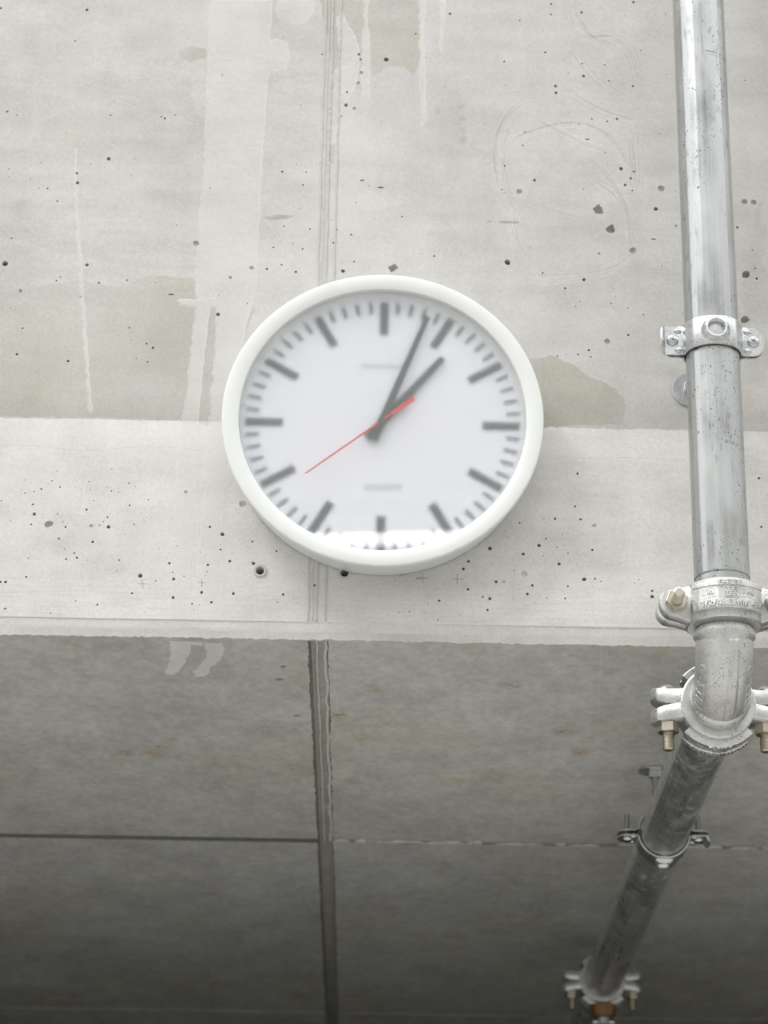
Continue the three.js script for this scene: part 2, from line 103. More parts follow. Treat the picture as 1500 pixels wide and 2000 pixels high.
function wallTextures(x0, y0, x1, y1, w, h, featured = true) {
  const color = new Uint8Array(w * h * 4), bump = new Uint8Array(w * h * 4);
  const r = rng(5), sw = w >> 3, sh = h >> 3;
  const hard = masks(w, h, x0, y0, x1, y1, ({ poly, line }) => { if (!featured) return;
    MARKS.streak.forEach((p) => poly(p, '#f00')); MARKS.stain.forEach((p, i) => poly(p, i === 0 ? '#00c000' : '#00ff00'));
  });
  const fine = masks(w, h, x0, y0, x1, y1, ({ poly, line }) => { if (!featured) return;
    MARKS.scuff.forEach((p) => poly(p, '#900')); MARKS.cross.forEach((p) => line(p, '#c00', 0.0008));
    MARKS.arcs.forEach((p) => { for (let k = 0; k < 9; k++) { const a = (r() - 0.5) * 0.012, b = (r() - 0.5) * 0.012; line(p.map((v, i) => v + (i % 2 ? b : a) + (r() - 0.5) * 0.004), r() < 0.3 ? '#500' : '#070', 0.0004 + r() * 0.0004); } });
    MARKS.crack.forEach((p) => line(p, '#00a', 0.0005));
  });
  const soft = masks(sw, sh, x0, y0, x1, y1, ({ poly }) => { if (!featured) return; MARKS.faint.forEach((p) => poly(p, '#a00')); MARKS.stain2.forEach((p, i) => poly(p, i < 3 ? '#009900' : '#005500')); });
  const bl = (x, y, c) => { x = clamp(x, 0, sw - 1.01); y = clamp(y, 0, sh - 1.01); const i = x | 0, j = y | 0, u = x - i, v = y - j, a = (j * sw + i) * 4 + c, b = a + sw * 4; return mix(mix(soft[a], soft[a + 4], u), mix(soft[b], soft[b + 4], u), v) / 255; };
  const dx = (x1 - x0) / w, dy = (y1 - y0) / h;
  for (let j = 0; j < h; j++) for (let i = 0; i < w; i++) {
    const X = x0 + (i + 0.5) * dx, Y = y0 + (j + 0.5) * dy, o = (j * w + i) * 4;
    const n1 = vn(X * 160, Y * 160), n2 = vn(X * 160 + 50, Y * 160 + 50), big = fbm(X * 4, Y * 4, 4), med = fbm(X * 28 + 5, Y * 28, 4), grain = vn(X * 900, Y * 900), g2 = NT[(i * 131 + j * 2713) & 65535];
    const lay = fbm(X * 14, Y * 70 + 3, 3), board = vn(X * 30, Y * 620), drip = vn(X * 90, Y * 5);
    const wi = clamp(Math.round(i + (n1 - 0.5) * 5 + (grain - 0.5) * 3), 0, w - 1), wj = clamp(Math.round(j + (n2 - 0.5) * 6), 0, h - 1), q = (wj * w + wi) * 4;
    const st = hard[q] / 255, sn = hard[q + 1] / 255;
    const fx = (i + (med - 0.5) * 90) / 8, fy = (j + (lay - 0.5) * 90) / 8;
    const faint = bl(fx, fy, 0), soft2 = bl(fx, fy, 1) * sstep(0.3, 0.62, fbm(X * 18 + 3, Y * 26 + 8, 4));
    const cl = sstep(0.46, 0.66, fbm(X * 11 + 9, Y * 17 + 2, 5)) - 0.4;
    let l = 0.6 * (1 - (big - 0.5) * 0.22 + (med - 0.5) * 0.16 + (lay - 0.5) * 0.12 - cl * 0.06 + (drip - 0.5) * 0.035 + (grain - 0.5) * 0.09 + (g2 - 0.5) * 0.07 + (vn(X * 420, Y * 420) - 0.5) * 0.07);
    const low = sstep(2.47, 2.43, Y); l *= 1 + low * (board - 0.5) * 0.09;
    l *= !featured ? 1.09 : Y + (n1 - 0.5) * 0.003 < 2.6125 ? 1.15 : 0.975;      // brightness gradient of the light put into the colour: paler below the crease
    let R = l * 1.0, G = l * 0.988, B = l * 0.955;
    const stain = clamp(Math.max(sn * (0.62 + (med - 0.5) * 1.5 + (big - 0.5)), soft2 * (0.7 + (med - 0.5)))) * (1 - 0.85 * st);
    R *= 1 - 0.20 * stain; G *= 1 - 0.215 * stain; B *= 1 - 0.275 * stain;
    const pale = Math.max(st * (0.55 + 0.5 * (med - 0.3)), faint * 0.38 * (0.5 + med));
    R = mix(R, 0.70, pale * 0.62); G = mix(G, 0.695, pale * 0.62); B = mix(B, 0.675, pale * 0.62);
    const hx = (wj * w + clamp(wi + 3, 0, w - 1)) * 4, hy = (clamp(wj + 3, 0, h - 1) * w + wi) * 4, rim = Math.max(Math.abs(hard[hx] - hard[q]), Math.abs(hard[hy] - hard[q])) / 255 * (0.5 + 0.8 * n1);
    R = mix(R, 0.74, rim * 0.5); G = mix(G, 0.735, rim * 0.5); B = mix(B, 0.715, rim * 0.5);
    const dk = fine[o] / 255 * (0.55 + 0.6 * n1), lt = fine[o + 1] / 255, ck = fine[o + 2] / 255;
    const f = (1 - dk * 0.55) * (1 + lt * 0.12) * (1 - ck * 0.22);
    color[o] = s8(R * f); color[o + 1] = s8(G * f); color[o + 2] = s8(B * f); color[o + 3] = 255;
    const rough = sstep(0.42, 0.62, fbm(X * 9 + 40, Y * 9, 3));
    const b = 0.35 + 0.22 * (fbm(X * 220, Y * 220, 3) - 0.5) * (0.35 + rough) + 0.1 * (med - 0.5) + st * 0.16 * (0.8 + 0.4 * n1) + lt * 0.1 + 0.05 * low * (board - 0.5) - ck * 0.12 + 0.06 * (grain - 0.5);
    bump[o] = bump[o + 1] = bump[o + 2] = clamp(b) * 255; bump[o + 3] = 255;
  }
  return [byteTex(color, w, h, true), byteTex(bump, w, h)];
}
const concrete = ([map, bumpMap], bumpScale = 0.0012, extra = {}) => new THREE.MeshStandardMaterial({ map, bumpMap, bumpScale, roughness: 0.9, ...extra });

const Y0 = 2.4094, Y1 = 3.2094, JX = -0.048, PW = 0.6, VY = 2.6125;      // wall: foot, top of the detailed panels, formwork joint, crease
const zprof = (y) => y >= VY ? -0.0026 * Math.pow(clamp(1 - (y - VY) / 0.034), 2) : -0.0026 * Math.pow(clamp(1 - (VY - y) / 0.045), 1.6);
const wallFront = group('wall_front');
const r0 = rng(11);
const pores = []; for (const [x, y, r, k] of PORES) if (pores.every((p) => Math.hypot(p.x - x, p.y - y) > (p.r + r / 1000) * 1.45 + 0.0004)) pores.push({ x, y, r: r / 1000, k });
{
  const free = (x, y, r) => pores.every((p) => Math.hypot(p.x - x, p.y - y) > p.r * 2.2 + r * 2.2 + 0.0008);
  const add = (n, xa, xb, ya, yb) => { for (let k = 0; k < n; k++) { const x = mix(xa, xb, r0()), y = mix(ya, yb, r0()), r = 0.0003 + 0.0005 * Math.pow(r0(), 3); if (free(x, y, r)) pores.push({ x, y, r, k: 0 }); } };
  add(130, 0.02, 0.27, 2.412, 2.52); add(90, -0.36, -0.05, 2.412, 2.52); add(70, -0.35, -0.2, 2.5, 2.56); add(80, -0.1, 0.3, 2.7, 2.9); add(60, -0.38, 0.36, 2.86, 3.1);
  add(45, -0.37, -0.06, 2.68, 2.9); add(50, 0.06, 0.3, 2.9, 3.1); add(60, -0.64, -0.36, 2.42, 3.2); add(60, 0.36, 0.54, 2.42, 3.2); add(40, 0.15, 0.35, 2.64, 2.75); add(20, -0.3, 0.5, 3.1, 3.2);
}
const ANCHORS = [[-0.1033, 2.4589], [-0.0249, 2.4583]];
function outline(p) {
  const n = p.r > 0.002 ? 14 : p.r > 0.001 ? 9 : 6, pts = [], s = p.x * 913 + p.y * 377;
  for (let i = 0; i < n; i++) {
    const a = i / n * Math.PI * 2, j = p.k === 2 ? 0.62 + 0.75 * vn(s + 3 * Math.cos(a) * 0.6, s * 0.7 + 3 * Math.sin(a) * 0.6) : 0.85 + 0.3 * vn(s + Math.cos(a), s + Math.sin(a));
    pts.push([p.x + Math.cos(a) * p.r * j * (p.k === 3 ? 1.7 : 1), p.y + Math.sin(a) * p.r * j * (p.k === 3 ? 0.6 : 1)]);
  }
  return pts;
}
function faceBand(x0, x1, ya, yb, ps, z, holes) {
  const sh = new THREE.Shape([[x0, ya], [x1, ya], [x1, yb], [x0, yb]].map((p) => new THREE.Vector2(...p))), out = [];
  for (const p of ps) {
    const e = p.r * 1.9 + 0.0004; if (p.x < x0 + e || p.x > x1 - e || p.y < ya + e || p.y > yb - e) continue;
    if (holes.some((h) => Math.hypot(h[0] - p.x, h[1] - p.y) < h[2] + p.r * 2)) continue;
    const o = outline(p); sh.holes.push(new THREE.Path(o.map((q) => new THREE.Vector2(...q))));
    const d = p.r * [5.5, 0.9, 1.5, 2.4][p.k], n = o.length, pos = [], at = (q, s, zz) => [p.x + (q[0] - p.x) * s, p.y + (q[1] - p.y) * s, z - zz];
    const lv = [[1, 0], [0.95, d * 0.45], [0.7, d * 0.9]];
    for (let i = 0; i < n; i++) {
      const a = o[i], b = o[(i + 1) % n];
      for (let k = 0; k < 2; k++) { const A = at(a, ...lv[k]), B = at(b, ...lv[k]), A2 = at(a, ...lv[k + 1]), B2 = at(b, ...lv[k + 1]); pos.push(...A, ...A2, ...B, ...B, ...A2, ...B2); }
      pos.push(...at(a, ...lv[2]), p.x, p.y, z - d, ...at(b, ...lv[2]));
    }
    const g = new THREE.BufferGeometry(); g.setAttribute('position', new THREE.Float32BufferAttribute(pos, 3)); g.computeVertexNormals(); out.push(plain(g));
  }
  for (const [hx, hy, hr] of holes) if (hx > x0 && hx < x1 && hy > ya && hy < yb) { const h = new THREE.Path(); h.absarc(hx, hy, hr, 0, Math.PI * 2, true); sh.holes.push(h); }
  const g = new THREE.ShapeGeometry(sh, 12); g.translate(0, 0, z); out.push(plain(g));
  return mergeGeometries(out);
}
function strip(x0, x1, ys) {                            // curved part of the wall, normals from its profile
  const pos = [], nor = [];
  for (let k = 0; k + 1 < ys.length; k++) {
    const q = [ys[k], ys[k + 1]], n = q.map((y, i) => { const e = 0.0004 * (i ? -1 : 1), s = (zprof(y + e) - zprof(y)) / e, l = Math.hypot(1, s); return [0, -s / l, 1 / l]; });
    const P = (x, i) => [x, q[i], zprof(q[i])];
    for (const [x, i] of [[x0, 0], [x1, 0], [x1, 1], [x0, 0], [x1, 1], [x0, 1]]) { pos.push(...P(x, i)); nor.push(...n[i]); }
  }
  const g = new THREE.BufferGeometry(); g.setAttribute('position', new THREE.Float32BufferAttribute(pos, 3)); g.setAttribute('normal', new THREE.Float32BufferAttribute(nor, 3)); return plain(g);
}
function planarUV(g, x0, x1, y0, y1, ax = 'X', ay = 'Y') { const p = g.attributes.position, t = g.attributes.uv; for (let i = 0; i < p.count; i++) t.setXY(i, (p['get' + ax](i) - x0) / (x1 - x0), (p['get' + ay](i) - y0) / (y1 - y0)); return g; }
const ladder = (a, b, n) => Array.from({ length: n + 1 }, (_, i) => mix(a, b, i / n));
for (const [x0, x1] of [[JX - PW, JX], [JX, JX + PW]]) {
  const lo = VY - 0.045, hi = VY + 0.034, holes = ANCHORS.map(([x, y]) => [x, y, 0.0063]);
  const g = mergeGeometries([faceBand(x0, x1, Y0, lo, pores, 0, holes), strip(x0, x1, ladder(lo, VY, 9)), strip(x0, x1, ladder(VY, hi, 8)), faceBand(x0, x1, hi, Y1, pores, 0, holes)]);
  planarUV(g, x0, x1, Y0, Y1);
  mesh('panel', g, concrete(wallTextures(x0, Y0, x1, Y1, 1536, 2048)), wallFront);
}
const plainTex = wallTextures(5, 4.2, 5.8, 5, 1024, 1024, false);
const plainConcrete = concrete(plainTex);
for (const b of [[-7, JX - PW, Y0, 5.6], [JX + PW, 7, Y0, 5.6], [JX - PW, JX + PW, Y1, 5.6]]) mesh('panel', boxG(b[0], b[1], b[2], b[3], -0.03, 0, 0.8), plainConcrete, wallFront);
mesh('core', boxG(-7, 7, 2.402, 5.6, -0.3, -0.031, 0.8), plainConcrete, wallFront);
{ // chamfered foot of the wall with a crumbly arris
  const N = 620, xa = -1, xb = 1, pos = [], uv = [], rows = [[Y0, 0], [Y0 - 0.0012, -0.0009], [2.402, -0.0016], [2.3975, -0.0026], [2.3930, -0.0036], [2.3945, -0.010]];
  const P = (i, k) => { const x = mix(xa, xb, i / N), j = (vn(x * 420, k * 7.3) - 0.5) * (k === 4 ? 0.0016 : k === 1 ? 0.0014 : 0.0007) + (vn(x * 60, k) - 0.5) * 0.0008; return k ? [x, rows[k][0] + j, rows[k][1] + j * 0.4] : [x, rows[0][0], 0]; };
  for (let i = 0; i < N; i++) for (let k = 0; k < 5; k++) for (const [a, b] of [[0, 1], [1, 1], [1, 0], [0, 1], [0, 0], [1, 0]].map(([u, v]) => [i + u, k + v])) { const p = P(a, b); pos.push(...p); uv.push(p[0] / 0.8, p[1] / 0.8); }
  let g = new THREE.BufferGeometry(); g.setAttribute('position', new THREE.Float32BufferAttribute(pos, 3)); g.setAttribute('uv', new THREE.Float32BufferAttribute(uv, 2)); 
  const idx = g.attributes.position; for (let i = 0; i < idx.count; i += 6) { /* six corners per cell, both triangles face out */ const A = i + 3, B = i + 5, p = [0, 1, 2].map((c) => idx.array[A * 3 + c]), q = [0, 1, 2].map((c) => idx.array[B * 3 + c]); for (let c = 0; c < 3; c++) { idx.array[A * 3 + c] = p[c]; idx.array[B * 3 + c] = q[c]; } }
  g.computeVertexNormals();
  mesh('chamfer', g, plainConcrete, wallFront);
  mesh('chamfer', boxG(-7, -1, 2.394, Y0, -0.03, -0.003, 0.8), plainConcrete, wallFront); mesh('chamfer', boxG(1, 7, 2.394, Y0, -0.03, -0.003, 0.8), plainConcrete, wallFront);
}
function ridge(axis, fix, level, out, a, b, w, h, seed, step = 0.003) {     // thin irregular fin of grout left by a formwork joint
  const pos = [], n = Math.max(2, Math.round(Math.abs(b - a) / step)), pt = (i, k) => {
    const s = mix(a, b, i / n), tp = axis === 'x' ? Math.pow(Math.max(0, Math.sin(Math.PI * i / n)), 0.35) * (0.35 + 1.1 * vn(s * 130, seed + 30)) : 1, j = vn(s * 300, seed), c = fix + (vn(s * 40, seed + 9) - 0.5) * w * 0.5, hh = (k === 1 || k === 2) ? h * (0.5 + j) * tp : -0.0006, o = c + [-0.5, -0.28, 0.28, 0.5][k] * w * tp * (0.7 + 0.6 * vn(s * 170, seed + k));
    return axis === 'y' ? [o, s, level + hh * out] : axis === 'z' ? [o, level + hh * out, s] : [s, level + hh * out, o];
  };
  for (let i = 0; i < n; i++) for (let k = 0; k < 3; k++) pos.push(...pt(i, k), ...pt(i + 1, k), ...pt(i + 1, k + 1), ...pt(i, k), ...pt(i + 1, k + 1), ...pt(i, k + 1));
  const g = new THREE.BufferGeometry(); g.setAttribute('position', new THREE.Float32BufferAttribute(pos, 3)); g.computeVertexNormals(); return g;
}
const groutMat = new THREE.MeshStandardMaterial({ color: new THREE.Color().setRGB(0.58, 0.57, 0.545), roughness: 0.95 });
for (const [x, w, h, s] of [[-0.0575, 0.0022, 0.0009, 1], [-0.0535, 0.0016, 0.0006, 2], [-0.0498, 0.0022, 0.0011, 3], [-0.0415, 0.002, 0.0009, 4]]) mesh('joint_fin', ridge('y', x, 0, 1, Y0 + 0.001, Y1, w, h, s), groutMat, wallFront);
structure(wallFront, 'pale pitted concrete wall behind the clock with formwork joint and streaks', 'wall');

// ------------------------------------------------------------------ soffit
const YS = 2.394;
function soffitTextures(x0, z0, x1, z1, w, h, seed, featured) {
  const color = new Uint8Array(w * h * 4), bump = new Uint8Array(w * h * 4);
  const m = masks(w, h, x0, z0, x1, z1, ({ poly, line }) => { if (!featured) return; SOFFIT.drip.forEach((p) => poly(p, '#f00')); SOFFIT.scratch.forEach((p) => line(p, '#070', 0.0006)); });
  const rust = featured ? SOFFIT.rust : [];
  for (let j = 0; j < h; j++) for (let i = 0; i < w; i++) {
    const X = x0 + (i + 0.5) / w * (x1 - x0), Z = z0 + (j + 0.5) / h * (z1 - z0), o = (j * w + i) * 4, x = X + seed * 3.7, z = Z + seed * 1.9;
    const n1 = vn(x * 140, z * 140), n2 = vn(x * 140 + 31, z * 140), big = fbm(x * 3.5, z * 3.5, 4), med = fbm(x * 22, z * 16, 4), sl = fbm(x * 45, z * 45 + 9, 3), grain = vn(x * 700, z * 500), g2 = NT[(i * 197 + j * 3571) & 65535];
    const wi = clamp(Math.round(i + (n1 - 0.5) * 7), 0, w - 1), wj = clamp(Math.round(j + (n2 - 0.5) * 6), 0, h - 1), q = (wj * w + wi) * 4, st = m[q] / 255, sc = m[o + 1] / 255;
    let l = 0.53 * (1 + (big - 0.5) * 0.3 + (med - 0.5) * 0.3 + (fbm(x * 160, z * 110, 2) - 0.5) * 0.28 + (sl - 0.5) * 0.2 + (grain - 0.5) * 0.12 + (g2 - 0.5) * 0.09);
    const blot = 0.55 * sstep(0.70, 0.82, fbm(x * 30 + 7, z * 22 + 3, 3)), warm = sstep(0.45, 0.7, fbm(x * 6 + 20, z * 6, 3));
    let R = l * (1 - blot * 0.1), G = l * (1.005 - warm * 0.015 - blot * 0.16), B = l * (0.965 - warm * 0.07 - blot * 0.24);
    let ru = 0; for (const [a, b] of rust) { const d = Math.hypot((X - a) * 1.0, (Z - b) * 0.8) / 0.014; if (d < 1) ru = Math.max(ru, (1 - d) * (vn(x * 300, z * 300) > 0.55 ? 1 : 0.25)); }
    R *= 1 - ru * 0.25; G *= 1 - ru * 0.42; B *= 1 - ru * 0.6;
    R = mix(R, 0.86, st * 0.75 * (0.55 + 0.7 * med)); G = mix(G, 0.86, st * 0.75 * (0.55 + 0.7 * med)); B = mix(B, 0.85, st * 0.75 * (0.55 + 0.7 * med));
    const f = 1 + sc * 0.35; color[o] = s8(R * f); color[o + 1] = s8(G * f); color[o + 2] = s8(B * f); color[o + 3] = 255;
    bump[o] = bump[o + 1] = bump[o + 2] = clamp(0.4 + 0.25 * (fbm(x * 120, z * 120, 3) - 0.5) + 0.12 * (med - 0.5) + st * 0.3) * 255; bump[o + 3] = 255;
  }
  return [byteTex(color, w, h, true), byteTex(bump, w, h)];
}
const soffit = group('ceiling');
const pits = SOFFIT.pit.map(([x, z], i) => ({ x, z, rx: [0.0042, 0.004, 0.005, 0.003, 0.0028][i], rz: [0.004, 0.0035, 0.0028, 0.003, 0.003][i] }));
function soffitPanel(x0, x1, z0, z1, mat, seed, tx) {        // a slab 6 mm proud of the joints, broken edges; z0 < z1
  const pts = [], edge = (xa, za, xb, zb) => { const n = Math.round(Math.hypot(xb - xa, zb - za) / 0.006); for (let i = 0; i < n; i++) { const t = i / n, x = mix(xa, xb, t), z = mix(za, zb, t), j = (vn(x * 260 + seed, z * 260) - 0.5) * 0.0016 + (vn(x * 50, z * 50 + seed) - 0.5) * 0.0012, h = Math.abs(xb - xa) > 0.01; pts.push(new THREE.Vector2(x + (h ? 0 : j), z + (h ? j : 0))); } };
  edge(x0, z0, x1, z0); edge(x1, z0, x1, z1); edge(x1, z1, x0, z1); edge(x0, z1, x0, z0);
  const sh = new THREE.Shape(pts), extra = [];
  for (const p of pits) if (p.x > x0 + 0.01 && p.x < x1 - 0.01 && p.z > z0 + 0.01 && p.z < z1 - 0.01) {
    const o = []; for (let i = 0; i < 12; i++) { const a = i / 12 * 6.2832, j = 0.75 + 0.5 * vn(p.x * 900 + Math.cos(a) * 2, p.z * 900 + Math.sin(a) * 2); o.push([p.x + Math.cos(a) * p.rx * j, p.z + Math.sin(a) * p.rz * j]); }
    sh.holes.push(new THREE.Path(o.map((q) => new THREE.Vector2(...q))));
  }
  const g = new THREE.ExtrudeGeometry(sh, { depth: 0.006, bevelEnabled: false });      // x, z, up
  const p = g.attributes.position, t = g.attributes.uv;
  for (let i = 0; i < p.count; i++) { const x = p.getX(i), z = p.getY(i), d = p.getZ(i); p.setXYZ(i, x, YS + d, z); t.setXY(i, (x - tx[0]) / (tx[2] - tx[0]), (z - tx[1]) / (tx[3] - tx[1])); }
  const ix = g.index; if (ix) { for (let i = 0; i < ix.count; i += 3) { const a = ix.getX(i); ix.setX(i, ix.getX(i + 1)); ix.setX(i + 1, a); } } else for (let i = 0; i < p.count; i += 3) for (const at of [p, t]) { const s = at.itemSize, a = at.array; for (let c = 0; c < s; c++) { const v = a[i * s + c]; a[i * s + c] = a[(i + 1) * s + c]; a[(i + 1) * s + c] = v; } }
  g.computeVertexNormals();
  mesh('panel', g, mat, soffit);
}
const JL = -0.0575, JR = -0.0385, HZ = -0.684, HZ2 = -1.645;
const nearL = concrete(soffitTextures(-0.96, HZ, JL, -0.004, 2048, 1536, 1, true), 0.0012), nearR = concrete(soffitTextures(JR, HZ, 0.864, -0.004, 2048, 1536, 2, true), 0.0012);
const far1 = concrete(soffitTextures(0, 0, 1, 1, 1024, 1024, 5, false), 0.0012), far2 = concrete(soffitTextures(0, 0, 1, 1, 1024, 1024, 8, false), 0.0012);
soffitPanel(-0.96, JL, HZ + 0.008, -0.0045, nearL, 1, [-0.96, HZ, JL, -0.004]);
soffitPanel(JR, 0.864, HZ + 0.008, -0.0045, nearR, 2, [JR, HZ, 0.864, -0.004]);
soffitPanel(-0.96, JL, HZ2 + 0.003, HZ - 0.008, far1, 3, [-0.96, HZ2, 0.04, HZ2 + 1]);
soffitPanel(JR, 0.864, HZ2 + 0.003, HZ - 0.008, far2, 4, [JR, HZ2, JR + 1, HZ2 + 1]);
soffitPanel(-0.96, JL, -2.6, HZ2 - 0.003, far2, 5, [-0.98, -2.62, 0.02, -1.62]);
soffitPanel(JR, 0.864, -2.6, HZ2 - 0.003, far1, 6, [JR, -2.61, JR + 1, -1.61]);
for (const [xa, xb] of [[-1.88, -0.964], [0.868, 1.78]]) for (const [za, zb] of [[HZ + 0.008, -0.0045], [HZ2 + 0.003, HZ - 0.008], [-2.6, HZ2 - 0.003]]) soffitPanel(xa, xb, za, zb, far1, xa, [xa, za, xa + 1, za + 1]);
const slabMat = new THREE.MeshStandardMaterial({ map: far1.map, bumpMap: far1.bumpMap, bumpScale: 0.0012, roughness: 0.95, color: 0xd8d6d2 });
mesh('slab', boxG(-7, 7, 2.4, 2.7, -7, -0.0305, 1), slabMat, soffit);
mesh('slab', boxG(-7, 7, 2.4, 2.402, -0.0305, -0.008, 1), slabMat, soffit);
const seal = new THREE.MeshStandardMaterial({ map: far2.map, color: new THREE.Color().setRGB(0.34, 0.335, 0.32), roughness: 0.95 });
mesh('joint_seal', boxG(-0.96, JL, 2.3938, 2.4, HZ - 0.0085, HZ + 0.0075, 1), seal, soffit); mesh('joint_seal', boxG(JR, 0.864, 2.3945, 2.4, HZ - 0.0085, HZ + 0.0085, 1), new THREE.MeshStandardMaterial({ map: far2.map, color: new THREE.Color().setRGB(0.6, 0.59, 0.57), roughness: 0.95 }), soffit);
mesh('joint_seal', boxG(-0.0582, -0.0548, 2.3945, 2.4, -1.645, -0.006, 1), seal, soffit); mesh('joint_seal', boxG(-0.0395, -0.0378, 2.3946, 2.4, -1.645, -0.006, 1), seal, soffit);
mesh('joint_fill', boxG(-0.0548, -0.0395, 2.3952, 2.4, HZ2, -0.006, 1), slabMat, soffit);
mesh('joint_fin', ridge('z', -0.0532, 2.3955, -1, HZ2, -0.006, 0.003, 0.0009, 21), slabMat, soffit);
mesh('joint_fin', ridge('z', -0.0493, 2.3954, -1, HZ, -0.006, 0.0022, 0.0018, 22), groutMat, soffit);
mesh('joint_fin', ridge('z', -0.0412, 2.3954, -1, HZ, -0.006, 0.0042, 0.0016, 23), groutMat, soffit);
mesh('joint_fin', ridge('z', -0.0425, 2.3954, -1, HZ2, HZ - 0.006, 0.005, 0.001, 24), slabMat, soffit);
{ const r = rng(8); let x = -0.04; while (x < 0.62) { const l = 0.012 + r() * r() * 0.09; mesh('joint_mortar', ridge('x', HZ + (r() - 0.5) * 0.004, 2.3946, -1, x, x + l, 0.012 + r() * 0.006, 0.0014 + r() * 0.001, r() * 90, 0.002), groutMat, soffit); x += l + (r() < 0.5 ? -0.006 : r() * 0.022); } }
structure(soffit, 'grey concrete soffit of formwork panels running back from the wall foot', 'ceiling');

// the rest of the place, out of the frame: paving, the walls below the slab
const pave = new THREE.MeshStandardMaterial({ color: new THREE.Color().setRGB(0.62, 0.61, 0.585), roughness: 0.95 });
structure(mesh('floor', boxG(-14, 14, -0.2, 0, -0.5, 16, 1), pave), 'plain grey paving below the wall', 'floor');
structure(mesh('floor_inside', boxG(-7, 7, -0.2, 0, -7.2, -0.5, 0.8), plainConcrete), 'concrete floor under the slab', 'floor');
structure(mesh('wall_back', boxG(-7, 7, 0, 2.4, -7.2, -7, 0.8), plainConcrete), 'concrete wall at the back under the slab', 'wall');
structure(mesh('wall_left', boxG(-7.3, -7, 0, 5.6, -7.2, 0, 0.8), plainConcrete), 'concrete side wall left under the slab', 'wall');
structure(mesh('wall_right', boxG(7, 7.3, 0, 5.6, -7.2, 0, 0.8), plainConcrete), 'concrete side wall right under the slab', 'wall');

{ // the concrete building across the yard, with a gap open to the sky on the left
  const w = group('wall_opposite');
  mesh('panel', boxG(-14, -2.9, 0, 6.8, 5.4, 5.8, 0.8), plainConcrete, w); mesh('panel', boxG(-2.4, 14, 0, 6.8, 5.4, 5.8, 0.8), plainConcrete, w);
  structure(w, 'concrete wall across the yard with a tall open gap', 'wall');
  structure(mesh('wall_yard_left', boxG(-7.3, -7, 0, 6.2, 0, 5.4, 0.8), plainConcrete), 'concrete wall closing the left side of the yard', 'wall');
  structure(mesh('wall_yard_right', boxG(7, 7.3, 0, 6.2, 0, 5.4, 0.8), plainConcrete), 'concrete wall closing the right side of the yard', 'wall');
}
{ // added board screen, unseen, blocks floor bounce so the deep soffit darkens
  const h = thing('added_light_screen', 'added unseen man-high board screen under the wall, blocking floor bounce to the deep soffit', 'hoarding', [0, 0, -0.5]);
  const ply = new THREE.MeshStandardMaterial({ color: new THREE.Color().setRGB(0.55, 0.54, 0.51), roughness: 0.8 });
  for (let x = -7; x < 7; x += 1) mesh('board', boxG(x + 0.003, x + 0.997, 0.02, 1.62, -0.018, 0, 1), ply, h);
  for (let x = -7; x <= 7; x += 2) mesh('post', boxG(Math.min(Math.max(x - 0.04, -7), 6.92), Math.min(Math.max(x + 0.04, -6.92), 7), 0, 1.62, -0.1, -0.02, 1), ply, h);
}
